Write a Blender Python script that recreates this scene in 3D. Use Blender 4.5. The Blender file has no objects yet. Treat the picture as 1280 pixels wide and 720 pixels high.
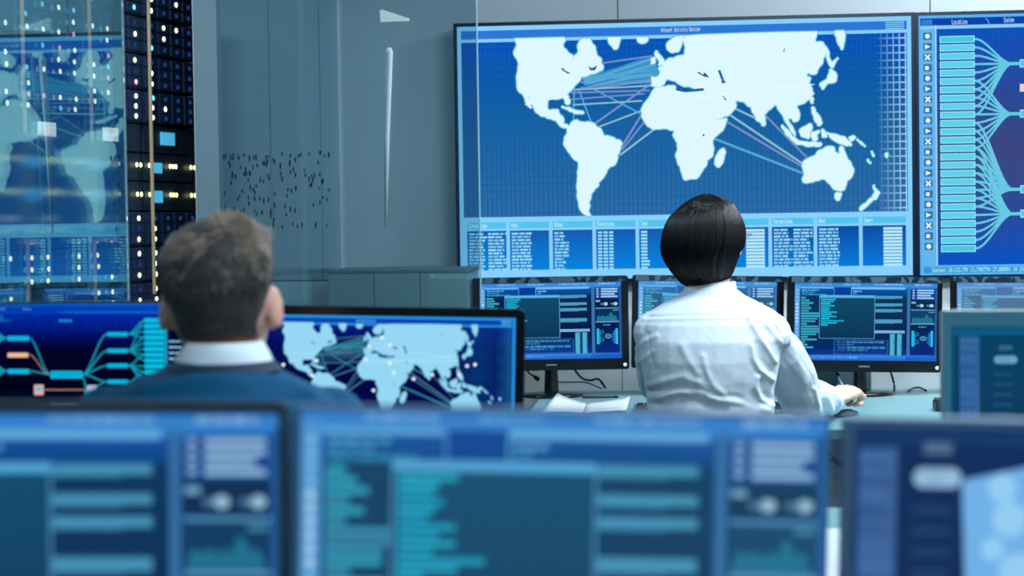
import bpy, bmesh, math, random
from mathutils import Vector, Matrix, noise
from mathutils.geometry import tessellate_polygon

SC = bpy.context.scene
COL = SC.collection
rnd = random.Random(7)
R = math.radians

# ------------------------------------------------------------------ camera
PSI, PITCH, ROLL = R(5.1255), R(1.9888), R(-0.8362)
CAM = Vector((0.0, 0.0, 1.27))
F = 2300.0                                   # focal length in pixels of a 1280 wide frame
ROT = (Matrix.Rotation(PSI, 3, 'Z') @ Matrix.Rotation(math.pi / 2 - PITCH, 3, 'X') @ Matrix.Rotation(ROLL, 3, 'Z'))
cd = bpy.data.cameras.new('camera')
cam = bpy.data.objects.new('camera', cd)
COL.objects.link(cam)
cam.matrix_world = Matrix.Translation(CAM) @ ROT.to_4x4()
cd.sensor_width = 36.0
cd.lens = F / 1280 * 36.0
cd.clip_start = 0.05
cd.dof.use_dof = True
cd.dof.focus_distance = 4.9
cd.dof.aperture_fstop = 3.2
SC.camera = cam

# ------------------------------------------------------------------ world, lights, exposure
wd = bpy.data.worlds.new('world')
SC.world = wd
wd.use_nodes = True
wd.node_tree.nodes['Background'].inputs[0].default_value = (0.25, 0.5, 0.7, 1)
wd.node_tree.nodes['Background'].inputs[1].default_value = 0.12

def area(name, loc, sx, sy, power, col, rot=(0, 0, 0)):
    l = bpy.data.lights.new(name, 'AREA')
    l.shape = 'RECTANGLE'
    l.size, l.size_y, l.energy, l.color = sx, sy, power, col
    o = bpy.data.objects.new(name, l)
    o.location = loc
    o.rotation_euler = rot
    COL.objects.link(o)
    return o
area('ceiling_lamp', (0.9, 3.7, 2.62), 1.2, 0.6, 70, (0.84, 0.95, 1.0))
area('ceiling_lamp', (0.6, 1.6, 2.62), 1.2, 0.6, 42, (0.76, 0.92, 1.0))
area('ceiling_lamp', (1.5, 5.0, 2.62), 1.2, 0.4, 58, (0.86, 0.95, 1.0))
area('ceiling_lamp', (-0.5, -0.6, 2.62), 1.2, 0.6, 44, (0.70, 0.90, 1.0))  # unseen lamp behind the camera, raised as fill for the shirt
area('alcove_fill', (-1.55, 4.5, 2.62), 0.3, 0.9, 32, (0.8, 0.92, 1.0))  # unseen lamp added to brighten the racks

SC.view_settings.view_transform = 'Standard'
SC.view_settings.look = 'None'
SC.view_settings.exposure = 0.0
SC.view_settings.gamma = 1.0
SC.view_settings.use_curve_mapping = False
SC.cycles.use_denoising = True
SC.cycles.max_bounces = 10
SC.cycles.transparent_max_bounces = 16
SC.cycles.caustics_reflective = False
SC.cycles.caustics_refractive = False

# ------------------------------------------------------------------ helpers
FV = Vector((-math.sin(PSI), math.cos(PSI), 0))      # level viewing direction
RV = Vector((math.cos(PSI), math.sin(PSI), 0))       # level direction to the right
UP = Vector((0, 0, 1))

def ray(px, py):
    return ROT @ Vector(((px - 640) / F, -(py - 360) / F, -1))
def W(px, py, d):
    """world point seen at (px, py) at distance d along the viewing axis"""
    return CAM + ray(px, py) * d
def onY(px, py, y):
    r = ray(px, py)
    return CAM + r * (y / r.y)
def onX(px, py, x):
    r = ray(px, py)
    return CAM + r * (x / r.x)
def onZ(px, py, z):
    r = ray(px, py)
    return CAM + r * ((z - CAM.z) / r.z)
def toPx(p):
    q = ROT.transposed() @ (p - CAM)
    return 640 + F * q.x / -q.z, 360 - F * q.y / -q.z

def S(r, g, b):
    f = lambda c: (c / 255 / 12.92) if c / 255 <= 0.04045 else ((c / 255 + 0.055) / 1.055) ** 2.4
    return (f(r), f(g), f(b), 1.0)
def mix(a, b, t):
    return tuple(x + (y - x) * t for x, y in zip(a, b))

def mat(name, base, rough=0.5, metal=0.0, spec=0.5, var=0.12, scale=18.0, bump=0.0, bscale=60.0, sss=0.0, coat=0.0, emit=None, estr=0.0, sheen=0.0, island=0.0):
    """procedural surface: noise breaks up the base colour, optional fine noise relief"""
    m = bpy.data.materials.new(name)
    m.use_nodes = True
    nt = m.node_tree
    p = nt.nodes['Principled BSDF']
    tc = nt.nodes.new('ShaderNodeTexCoord')
    nz = nt.nodes.new('ShaderNodeTexNoise')
    nz.inputs['Scale'].default_value = scale
    nz.inputs['Detail'].default_value = 4
    nt.links.new(tc.outputs['Object'], nz.inputs['Vector'])
    rp = nt.nodes.new('ShaderNodeValToRGB')
    rp.color_ramp.elements[0].position = 0.3
    rp.color_ramp.elements[1].position = 0.7
    rp.color_ramp.elements[0].color = tuple(c * (1 - var) for c in base[:3]) + (1,)
    rp.color_ramp.elements[1].color = tuple(min(1, c * (1 + var)) for c in base[:3]) + (1,)
    nt.links.new(nz.outputs['Fac'], rp.inputs['Fac'])
    out = rp.outputs['Color']
    if island:
        g = nt.nodes.new('ShaderNodeNewGeometry')
        hs = nt.nodes.new('ShaderNodeHueSaturation')
        mr = nt.nodes.new('ShaderNodeMapRange')
        mr.inputs['To Min'].default_value = 1 - island
        mr.inputs['To Max'].default_value = 1 + island
        nt.links.new(g.outputs['Random Per Island'], mr.inputs['Value'])
        nt.links.new(mr.outputs['Result'], hs.inputs['Value'])
        nt.links.new(out, hs.inputs['Color'])
        out = hs.outputs['Color']
    nt.links.new(out, p.inputs['Base Color'])
    p.inputs['Roughness'].default_value = rough
    p.inputs['Metallic'].default_value = metal
    p.inputs['Specular IOR Level'].default_value = spec
    p.inputs['Coat Weight'].default_value = coat
    p.inputs['Sheen Weight'].default_value = sheen
    if sss:
        p.inputs['Subsurface Weight'].default_value = sss
        p.inputs['Subsurface Radius'].default_value = (0.012, 0.004, 0.002)
    if emit:
        p.inputs['Emission Color'].default_value = emit
        p.inputs['Emission Strength'].default_value = estr
    if bump:
        n2 = nt.nodes.new('ShaderNodeTexNoise')
        n2.inputs['Scale'].default_value = bscale
        n2.inputs['Detail'].default_value = 5
        nt.links.new(tc.outputs['Object'], n2.inputs['Vector'])
        b = nt.nodes.new('ShaderNodeBump')
        b.inputs['Strength'].default_value = bump
        b.inputs['Distance'].default_value = 0.01
        nt.links.new(n2.outputs['Fac'], b.inputs['Height'])
        nt.links.new(b.outputs['Normal'], p.inputs['Normal'])
    return m

def screen_mat(name, gain=1.0):
    """a lit panel: gives off the colours drawn on it"""
    m = bpy.data.materials.new(name)
    m.use_nodes = True
    nt = m.node_tree
    nt.nodes.clear()
    a = nt.nodes.new('ShaderNodeAttribute')
    a.attribute_name = 'Col'
    e = nt.nodes.new('ShaderNodeEmission')
    e.inputs['Strength'].default_value = gain
    o = nt.nodes.new('ShaderNodeOutputMaterial')
    nt.links.new(a.outputs['Color'], e.inputs['Color'])
    nt.links.new(e.outputs['Emission'], o.inputs['Surface'])
    return m

def glass_mat(name, tint, ior=1.5, rough=0.0, sheen=(0.9, 0.97, 1, 1)):
    """thin pane: tinted see-through with mirror reflection by angle"""
    m = bpy.data.materials.new(name)
    m.use_nodes = True
    nt = m.node_tree
    nt.nodes.clear()
    o = nt.nodes.new('ShaderNodeOutputMaterial')
    mx = nt.nodes.new('ShaderNodeMixShader')
    fr = nt.nodes.new('ShaderNodeFresnel')
    ge = nt.nodes.new('ShaderNodeNewGeometry')
    mr = nt.nodes.new('ShaderNodeMapRange')          # both faces reflect alike, as a thin pane does
    mr.inputs['To Min'].default_value = ior
    mr.inputs['To Max'].default_value = 1 / ior
    nt.links.new(ge.outputs['Backfacing'], mr.inputs['Value'])
    nt.links.new(mr.outputs['Result'], fr.inputs['IOR'])
    gl = nt.nodes.new('ShaderNodeBsdfGlossy')
    gl.inputs['Roughness'].default_value = 0.0
    gl.inputs['Color'].default_value = sheen
    if rough:
        tr = nt.nodes.new('ShaderNodeBsdfRefraction')
        tr.inputs['IOR'].default_value = 1.12
        tr.inputs['Roughness'].default_value = rough
    else:
        tr = nt.nodes.new('ShaderNodeBsdfTransparent')
    tr.inputs['Color'].default_value = tint
    nt.links.new(fr.outputs[0], mx.inputs[0])
    nt.links.new(tr.outputs[0], mx.inputs[1])
    nt.links.new(gl.outputs[0], mx.inputs[2])
    nt.links.new(mx.outputs[0], o.inputs['Surface'])
    return m

def worldloc(o):
    v = Vector()
    while o:
        v += o.location
        o = o.parent
    return v
def tag(o, label, cat, group=None, kind=None):
    if label: o['label'] = label
    if cat: o['category'] = cat
    if group: o['group'] = group
    if kind: o['kind'] = kind
    return o
def empty(name, loc, label=None, cat=None, group=None):
    o = bpy.data.objects.new(name, None)
    o.location = loc
    o.empty_display_size = 0.1
    COL.objects.link(o)
    return tag(o, label, cat, group)
def obj(name, bm, m, parent=None, smooth=False, label=None, cat=None, group=None, kind=None, recalc=True):
    """link a bmesh built in world coordinates as one object"""
    if recalc:
        bmesh.ops.recalc_face_normals(bm, faces=bm.faces[:])
    me = bpy.data.meshes.new(name)
    bm.to_mesh(me)
    bm.free()
    return obj_me(name, me, m, parent, smooth, label, cat, group, kind)
def obj_me(name, me, m, parent=None, smooth=False, label=None, cat=None, group=None, kind=None):
    if parent:
        off = worldloc(parent)
        loc = Vector()
    else:
        n = max(1, len(me.vertices))
        xs = [v.co.x for v in me.vertices]; ys = [v.co.y for v in me.vertices]; zs = [v.co.z for v in me.vertices]
        off = Vector(((min(xs) + max(xs)) / 2, (min(ys) + max(ys)) / 2, min(zs)))
        loc = off
    me.transform(Matrix.Translation(-off))
    for mm in (m if isinstance(m, (list, tuple)) else [m]):
        me.materials.append(mm)
    if smooth:
        me.shade_smooth()
    o = bpy.data.objects.new(name, me)
    o.location = loc
    o.parent = parent
    COL.objects.link(o)
    return tag(o, label, cat, group, kind)

def box(bm, lo, hi, M=None, bev=0.0):
    r = bmesh.ops.create_cube(bm, size=1.0)
    vs = r['verts']
    lo, hi = Vector(lo), Vector(hi)
    for v in vs:
        v.co = Vector((lo[i] + (hi[i] - lo[i]) * (v.co[i] + 0.5) for i in range(3)))
    if bev:
        es = list({e for v in vs for e in v.link_edges})
        rr = bmesh.ops.bevel(bm, geom=es, offset=bev, segments=2, affect='EDGES', profile=0.6)
        vs = [v for v in set(vs) | set(rr['verts']) if v.is_valid]
    if M is not None:
        for v in vs:
            v.co = M @ v.co
    return vs
def newbox(lo, hi, M=None, bev=0.0):
    bm = bmesh.new()
    box(bm, lo, hi, M, bev)
    return bm
def loft(bm, rings, cap=True):
    """skin a list of equal-length closed loops"""
    vr = [[bm.verts.new(p) for p in r] for r in rings]
    n = len(vr[0])
    for a, b in zip(vr, vr[1:]):
        for i in range(n):
            bm.faces.new((a[i], a[(i + 1) % n], b[(i + 1) % n], b[i]))
    if cap:
        for r in (vr[0], vr[-1]):
            c = bm.verts.new(sum((v.co for v in r), Vector()) / n)
            for i in range(n):
                bm.faces.new((r[i], r[(i + 1) % n], c))
    return vr
def ell(c, ax, ay, n=24):
    return [c + ax * math.cos(2 * math.pi * i / n) + ay * math.sin(2 * math.pi * i / n) for i in range(n)]
def tube(bm, pts, rads, n=12, flat=1.0, upv=UP, cap=True):
    pts = [Vector(p) for p in pts]
    if not isinstance(rads, (list, tuple)): rads = [rads] * len(pts)
    rings = []
    for i, p in enumerate(pts):
        t = (pts[min(i + 1, len(pts) - 1)] - pts[max(i - 1, 0)]).normalized()
        u = upv if abs(t.dot(upv)) < 0.95 else Vector((0.3, 1, 0)).normalized()
        a = t.cross(u).normalized()
        b = a.cross(t).normalized()
        rings.append(ell(p, a * rads[i], b * rads[i] * flat, n))
    return loft(bm, rings, cap)
def smoothpath(pts, k=6):
    """Catmull-Rom through the points"""
    pts = [Vector(p) for p in pts]
    q = [pts[0] * 2 - pts[1]] + pts + [pts[-1] * 2 - pts[-2]]
    out = []
    for i in range(1, len(q) - 2):
        a, b, c, d = q[i - 1], q[i], q[i + 1], q[i + 2]
        for j in range(k):
            t = j / k
            out.append(0.5 * (2 * b + (c - a) * t + (2 * a - 5 * b + 4 * c - d) * t * t + (3 * b - a - 3 * c + d) * t ** 3))
    out.append(pts[-1])
    return out
def ball(bm, c, rx, ry=None, rz=None, seg=16, rot=None):
    ry = ry or rx; rz = rz or rx
    M = Matrix.Translation(c) @ (rot.to_4x4() if rot else Matrix.Identity(4)) @ Matrix.Diagonal((rx, ry, rz, 1))
    return bmesh.ops.create_uvsphere(bm, u_segments=seg, v_segments=max(6, seg // 2), radius=1.0, matrix=M)['verts']
def lathe(bm, c, prof, n=32, sx=1.0, sy=1.0):
    """prof: list of (radius, z) around a vertical axis through c"""
    return loft(bm, [ell(c + UP * z, RV * r * sx, FV * r * sy, n) for r, z in prof])
def fuse(bm, voxel, smooth=4, factor=0.5):
    """melt overlapping closed shapes into one continuous skin"""
    bmesh.ops.recalc_face_normals(bm, faces=bm.faces[:])
    me = bpy.data.meshes.new('tmp')
    bm.to_mesh(me)
    bm.free()
    o = bpy.data.objects.new('tmp', me)
    COL.objects.link(o)
    rm = o.modifiers.new('r', 'REMESH')
    rm.mode = 'VOXEL'
    rm.voxel_size = voxel
    if smooth:
        sm = o.modifiers.new('s', 'SMOOTH')
        sm.iterations = smooth
        sm.factor = factor
    dg = bpy.context.evaluated_depsgraph_get()
    res = bpy.data.meshes.new_from_object(o.evaluated_get(dg))
    bpy.data.objects.remove(o)
    bpy.data.meshes.remove(me)
    res.materials.clear()
    return res

# ------------------------------------------------------------------ screen pictures, drawn as flat coloured print
FONT = {}
for _l in """A 7E1111117E|C 3E41414122|D 7F4141221C|E 7F49494941|H 7F0808087F|L 7F40404040|M 7F020C027F|N 7F0408107F|P 7F09090906|R 7F09192946|S 4649494931|T 01017F0101|U 3F4040403F
a 2054545478|b 7F48444438|c 3844444420|d 384444487F|e 3854545418|f 087E090102|g 0C5252523E|h 7F08040478|i 00447D4000|k 7F10284400|l 00417F4000|m 7C04180478|n 7C08040478|o 3844444438|p 7C14141408|r 7C08040408|s 4854545420|t 043F444020|u 3C4040207C|v 1C2040201C|w 3C4030403C|x 4428102844|y 0C5050503C|z 4464544C44
0 3E5149453E|1 00427F4000|2 4261514946|3 2141454B31|4 1814127F10|5 2745454539|6 3C4A494930|7 0171090503|8 3649494936|9 064949291E|. 0060600000|: 0036360000""".replace('\n', '|').split('|'):
    _k, _h = _l.split(' ')
    FONT[_k] = [int(_h[i:i + 2], 16) for i in range(0, 10, 2)]

class Draw:
    def __init__(self, aspect=16 / 9):
        self.q = []; self.k = 0; self.asp = aspect; self.win(0, 0, 1, 1); self.haze = None
    def win(self, x0, y0, x1, y1):
        self.w = (x0, y0, x1 - x0, y1 - y0)
    def up(self, n=1): self.k += n
    def m(self, x, y):
        return ((x - self.w[0]) / self.w[2], (y - self.w[1]) / self.w[3])
    def c(self, col):
        return mix(col, self.haze[0], self.haze[1]) if self.haze else col
    def _add(self, pts, cols):
        self.q.append(([self.m(*p) for p in pts], [self.c(c) for c in cols], self.k))
    def rect(self, x0, y0, x1, y1, c, c2=None, c3=None):
        """c top, c2 bottom; c3: right side colour (a sideways blend)"""
        if c3 is not None: self._add([(x0, y0), (x1, y0), (x1, y1), (x0, y1)], [c, c3, c3, c])
        else: self._add([(x0, y0), (x1, y0), (x1, y1), (x0, y1)], [c, c, c2 or c, c2 or c])
    def bands(self, x0, y0, x1, y1, stops):
        for (a, ca), (b, cb) in zip(stops, stops[1:]):
            self.rect(x0, y0 + (y1 - y0) * a, x1, y0 + (y1 - y0) * b, ca, cb)
    def poly(self, pts, c):
        for t in tessellate_polygon([[Vector((x, y * 1.0, 0)) for x, y in pts]]):
            self._add([pts[i] for i in t], [c, c, c])
    def line(self, x0, y0, x1, y1, w, c):
        """w in units of y"""
        sx = self.w[3] / self.w[2]          # screen-space aspect handling
        ax = (x1 - x0) / self.w[2] * self.asp; ay = (y1 - y0) / self.w[3]
        L = math.hypot(ax, ay) or 1
        nx, ny = -ay / L * w / self.w[3] / 2, ax / L * w / self.w[3] / 2
        nx = nx / self.asp * self.w[2]; ny = ny * self.w[3]
        self._add([(x0 + nx, y0 + ny), (x1 + nx, y1 + ny), (x1 - nx, y1 - ny), (x0 - nx, y0 - ny)], [c] * 4)
    def path(self, pts, w, c):
        for (a, b), (d, e) in zip(pts, pts[1:]): self.line(a, b, d, e, w, c)
    def swoop(self, x0, y0, x1, y1, w, c, n=14):
        f = lambda t: t * t * (3 - 2 * t)
        self.path([(x0 + (x1 - x0) * i / n, y0 + (y1 - y0) * f(i / n)) for i in range(n + 1)], w, c)
    def text(self, x, y, h, s, c, bold=1.0, wide=1.0):
        """5x7 dot letters, y = top, h = cap height"""
        p = h / 7
        px = p * wide / self.w[3] * self.w[2] / self.asp
        for ch in s:
            for i, colm in enumerate(FONT.get(ch, [0] * 5)):
                j = 0
                while j < 8:
                    if colm >> j & 1:
                        j0 = j
                        while j < 8 and colm >> j & 1: j += 1
                        self.rect(x + i * px, y + j0 * p, x + (i + bold) * px, y + j * p, c)
                    else: j += 1
            x += px * 6
        return x
    def words(self, x0, x1, y, h, c, r, gap=0.25):
        """a line of text too small to read: short dashes"""
        x = x0
        while x < x1:
            L = h * r.uniform(1.2, 4.0) / self.w[3] * self.w[2] / self.asp
            e = min(x + L, x1)
            self.rect(x, y, e, y + h, mix(c, (c[0] * .62, c[1] * .7, c[2] * .75, 1), r.random() * .8))
            x = e + h * gap * 2 / self.w[3] * self.w[2] / self.asp
    def disc(self, x, y, r, c, n=10, sq=1.0):
        k = self.w[2] / self.w[3] / self.asp
        self.poly([(x + r * k * sq * math.cos(2 * math.pi * i / n), y + r * math.sin(2 * math.pi * i / n)) for i in range(n)], c)
    def mesh(self, name, place, eps=4e-5):
        """place(u, v, height) -> world"""
        vs, fs, cs = [], [], []
        for pts, cols, k in self.q:
            b = len(vs)
            vs += [place(u, v, k * eps) for u, v in pts]
            fs.append(tuple(range(b, b + len(pts))))
            cs += cols
        me = bpy.data.meshes.new(name)
        me.from_pydata(vs, [], fs)
        a = me.color_attributes.new('Col', 'FLOAT_COLOR', 'CORNER')
        flat = []
        for c in cs: flat += list(c[:3]) + [1.0]
        # corners follow the order of the faces' vertices
        a.data.foreach_set('color', flat)
        return me
LAND=[
[258,105,270,145,254,212,269,260,277,302,271,364,267,438,270,501,290,533,302,575,313,628,331,649,317,576,308,544,320,560,337,629,346,671,372,714,414,731,438,747,443,760,455,790,479,809,494,804,482,782,468,778,470,733,456,711,447,664,426,663,408,673,398,641,400,589,427,574,445,580,466,565,478,581,483,623,501,619,493,571,490,540,511,509,523,478,547,438,559,407,583,402,601,387,648,363,651,337,640,316,643,274,625,253,617,180,603,158,594,118,555,117,543,156,540,229,525,244,520,296,516,243,495,222,475,184,472,153,484,122,481,104],
[674,111,682,161,709,204,721,163,730,113],
[804,116,809,151,827,162,848,147,851,116],
[462,643,498,650,527,677,563,689,560,701,521,696,492,665],
[494,801,509,765,527,750,544,767,592,773,615,800,639,838,647,875,680,891,715,913,730,945,724,976,708,1028,708,1059,696,1106,678,1116,660,1152,645,1204,621,1245,624,1271,606,1292,591,1323,587,1370,578,1401,584,1422,575,1464,587,1504,566,1493,548,1468,536,1421,531,1358,529,1274,535,1190,536,1075,513,1048,495,1000,472,926,475,885,490,843],
[866,427,896,425,905,394,896,357,914,347,926,311,950,281,962,289,991,267,1010,268,1018,206,1008,143,1016,115,1074,109,1309,104,1454,104,1594,105,1582,167,1588,188,1611,183,1625,220,1628,272,1616,343,1598,379,1589,425,1569,432,1557,416,1538,431,1548,454,1563,455,1553,496,1568,548,1574,579,1562,620,1539,645,1515,660,1498,680,1512,722,1514,753,1512,753,1509,784,1491,799,1480,762,1460,767,1465,793,1485,856,1493,908,1479,876,1456,803,1445,751,1430,714,1407,656,1396,676,1357,737,1364,815,1351,825,1340,789,1325,778,1305,684,1288,667,1270,631,1229,624,1236,660,1211,722,1158,767,1141,730,1118,667,1098,598,1098,536,1072,520,1037,508,1001,496,972,459,934,442,919,483,895,503,866,491],
[934,172,945,151,975,116,1007,114,998,174,987,231,956,240,937,213],
[891,222,900,253,924,317,920,332,897,338,900,295,882,258],
[865,278,882,271,882,315,864,325],
[884,511,966,497,972,534,1013,551,1098,547,1106,604,1103,625,1129,703,1152,774,1196,763,1187,814,1163,866,1131,927,1136,1000,1130,1052,1103,1082,1100,1129,1088,1144,1073,1196,1055,1226,1008,1235,991,1152,974,1068,971,1026,980,995,978,943,958,890,964,849,946,843,923,826,869,835,840,792,820,729,823,667,842,615,860,574],
[1180,991,1189,1022,1174,1105,1156,1141,1141,1115,1145,1063,1156,1032],
[1617,184,1645,272,1641,288,1656,343,1686,307,1659,386,1645,355,1634,282,1622,220],
[1650,391,1677,449,1673,490,1632,509,1615,552,1602,513,1638,468,1644,437],
[1670,103,1711,102,1714,141,1706,203,1700,249,1686,202],
[1565,610,1575,616,1571,660,1562,641],
[1568,683,1579,693,1582,724,1602,767,1610,819,1596,834,1579,786,1570,734],
[1511,867,1561,812,1567,848,1552,930,1520,909],
[1436,818,1456,855,1491,918,1508,948,1566,960,1607,963,1607,986,1560,988,1502,972,1479,936,1450,877],
[1566,879,1601,870,1584,900,1589,942,1572,947,1563,910],
[1607,860,1619,865,1630,923,1613,922],
[1630,883,1665,901,1711,925,1740,988,1717,990,1676,957,1648,925],
[1726,931,1752,914,1755,932,1734,957],
[1761,937,1781,964,1801,1001,1787,985],
[1807,1094,1825,1130,1812,1122],
[1823,1032,1837,1079,1830,1069],
[1882,1065,1895,1050,1890,1091],
[1524,1137,1530,1106,1554,1081,1577,1066,1589,1035,1624,1005,1641,995,1662,1001,1664,1038,1682,1059,1691,992,1702,1003,1711,1049,1722,1101,1745,1164,1739,1226,1715,1267,1706,1329,1686,1338,1663,1327,1646,1285,1628,1254,1605,1243,1570,1263,1535,1272,1524,1256,1533,1210],
[1669,1353,1692,1354,1680,1416,1668,1400],
[1834,1294,1846,1338,1860,1354,1839,1413,1828,1389,1840,1353],
[1825,1394,1828,1420,1778,1496,1771,1478,1808,1420]]
LAKES=[
[1064,395,1081,416,1096,432,1120,440,1108,412,1097,398,1093,417,1076,395],
[1158,388,1169,381,1178,430,1192,483,1175,487,1169,440],
[1174,580,1183,586,1197,623,1188,617],
[1087,882,1096,879,1096,895,1088,896],
[462,346,474,341,482,362,506,379,494,386,473,362],
[583,329,601,346,625,326,616,362,595,366],
[972,516,1013,533,1095,520,1095,541,1013,551,972,534],
[1445,249,1453,213,1451,244,1448,259]]
LINKS=[(619,315,868,262,2,0),(547,500,866,443,2,1),(521,512,866,493,2,2),(507,536,855,530,2,0),(507,587,834,555,2,1),(513,631,823,610,2,2),(598,797,855,487,2.4,0),(615,816,822,685,2,2),(728,970,822,710,2.4,0),(731,989,832,773,2.2,1),(720,1033,881,825,2.4,2),(522,487,516,750,2,3),(539,500,598,784,2,3),(586,489,822,717,2,3),(1128,908,1523,1195,3,3),(1196,786,1523,1145,2.4,0),(1206,730,1527,1126,2.6,2),(1235,687,1322,765,2.4,2),(1357,729,1548,1084,2.4,1),(583,414,867,375,2,3),(565,463,885,325,3,3),(558,425,877,413,4,3)]
FAN=[558,425,690,355,878,263,902,426,866,475,582,477]
# ------------------------------------------------------------------ materials
M_WALL = mat('grey painted wall', S(168, 180, 188), 0.6, var=0.03, scale=2.5)
M_WHITE = mat('white wall board', S(226, 232, 236), 0.5, var=0.02, scale=3)
M_DARKGAP = mat('dark joint', S(40, 55, 62), 0.8)
M_CEIL = mat('ceiling white', S(215, 225, 230), 0.8, var=0.02)
M_FLOOR = mat('floor grey', S(70, 84, 92), 0.4, var=0.15, scale=5)
M_REAR = mat('rear wall', S(120, 150, 160), 0.7, var=0.05, scale=2)
M_DESK = mat('pale desk laminate', S(124, 168, 174), 0.36, var=0.04, scale=8)
M_DESKEDGE = mat('desk edge', S(70, 110, 112), 0.4)
M_DESKPANEL = mat('desk panel', S(196, 208, 208), 0.5, var=0.05)
M_BLACK = mat('gloss black plastic', S(10, 12, 20), 0.18, spec=0.5, var=0.2)
M_MATTE = mat('matte black plastic', S(14, 17, 24), 0.45, var=0.2)
M_NAVY = mat('navy frame', S(8, 24, 48), 0.25, var=0.15)
M_SLATE = mat('hazed slate frame', S(84, 112, 140), 0.3, var=0.06)  # lens veil over dark bezels, put into the colour
M_TEALFRAME = mat('teal grey frame', S(62, 110, 128), 0.3, var=0.06)
M_SILVER = mat('satin silver', S(150, 170, 182), 0.3, metal=0.7, var=0.06)
M_SCREEN = screen_mat('lit screen')
M_WHITEDOT = mat('white button', S(235, 240, 245), 0.3, emit=S(235, 245, 255), estr=0.6, var=0.02)
M_PAPER = mat('paper', S(225, 230, 238), 0.7, var=0.02)
M_CABLE = mat('cable', S(14, 40, 50), 0.5, var=0.1)
M_RACK = mat('rack steel', S(46, 62, 82), 0.45, metal=0.3, var=0.15)
M_RACKDARK = mat('rack dark', S(34, 52, 74), 0.6, var=0.15)
M_UNIT = mat('server face', S(62, 86, 110), 0.4, metal=0.4, var=0.15)
M_BAY = mat('drive bay', S(26, 52, 92), 0.5, var=0.25, scale=30)
M_RAIL = mat('beige door rail', S(205, 178, 140), 0.4, var=0.06)
M_LEDS = screen_mat('indicator lights', 2.8)
M_GLASS = glass_mat('glass', (0.90, 0.95, 0.97, 1), 6.0, sheen=(0.56, 0.93, 1.0, 1))
M_LEAF = glass_mat('tinted glass', (0.71, 0.81, 0.845, 1), 1.5)
M_FROST = glass_mat('frosted film', (0.86, 0.93, 0.97, 1), 1.3, rough=0.10)
M_GEDGE = mat('glass edge', S(150, 190, 200), 0.2, var=0.05)
M_CABINET = mat('teal cabinet', S(112, 142, 148), 0.5, var=0.04)

def mottled():  # streaky reflections on the top bezels, painted as colour
    m = mat('painted bezel reflection', S(70, 84, 92), 0.15)
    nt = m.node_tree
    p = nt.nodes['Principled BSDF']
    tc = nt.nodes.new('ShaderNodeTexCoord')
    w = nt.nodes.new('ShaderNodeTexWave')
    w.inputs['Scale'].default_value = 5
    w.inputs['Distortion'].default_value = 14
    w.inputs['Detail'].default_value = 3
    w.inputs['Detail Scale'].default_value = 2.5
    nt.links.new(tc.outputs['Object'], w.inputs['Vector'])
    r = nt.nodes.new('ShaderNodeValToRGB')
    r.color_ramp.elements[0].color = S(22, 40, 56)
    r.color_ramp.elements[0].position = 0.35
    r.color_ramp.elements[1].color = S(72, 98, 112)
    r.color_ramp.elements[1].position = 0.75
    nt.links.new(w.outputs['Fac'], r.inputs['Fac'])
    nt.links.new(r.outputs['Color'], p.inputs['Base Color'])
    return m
M_TOPREFLECT = mottled()

# ------------------------------------------------------------------ the room
YW = 5.84                       # front face of the back wall
ZD = 0.74                       # worktop by the wall
XP = -1.072                     # line of the glass partition
def structure(name, bm, m):
    return obj(name, bm, m, kind='structure')
structure('floor', newbox((-3.2, -1.6, -0.1), (3.4, 7.6, 0.0)), M_FLOOR)
structure('ceiling', newbox((-3.2, -1.6, 2.7), (3.4, 7.6, 2.8)), M_CEIL)
structure('wall_right', newbox((3.4, -1.6, 0), (3.5, 7.6, 2.7)), M_WALL)
structure('wall_left', newbox((-3.3, -1.6, 0), (-3.2, 7.6, 2.7)), M_REAR)
structure('wall_rear', newbox((-3.3, -1.7, 0), (3.5, -1.6, 2.7)), M_REAR)
structure('wall_alcove', newbox((-3.2, 7.4, 0), (3.4, 7.5, 2.7)), M_REAR)
XL = onY(243, 200, YW).x        # the wall ends here; the server alcove lies beyond
wb = empty('wall_back', ((XL + 3.4) / 2, YW + 0.06, 0))
wb['kind'] = 'structure'
obj('backing', newbox((XL, YW + 0.012, 0), (3.4, YW + 0.14, 2.7)), M_DARKGAP, wb)
seams = [XL] + [onY(p, 20, YW).x for p in (335, 398, 772)] 
while seams[-1] < 3.3: seams.append(seams[-1] + (seams[-1] - seams[-2] if len(seams) > 5 else 0.97))
seams[-1] = 3.4
for a, b in zip(seams, seams[1:]):
    obj('panel', newbox((a + 0.0015, YW, 1.10), (b - 0.0015, YW + 0.011, 2.7), bev=0.0015), M_WALL, wb)
low = [XL, onY(600, 400, YW).x, onY(778, 470, YW).x, onY(985, 470, YW).x, onY(1200, 470, YW).x, 2.2, 3.4]
for a, b in zip(low, low[1:]):
    obj('panel', newbox((a + 0.001, YW - 0.03, 0), (b - 0.001, YW + 0.011, 1.095), bev=0.0015), M_WHITE, wb)

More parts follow.
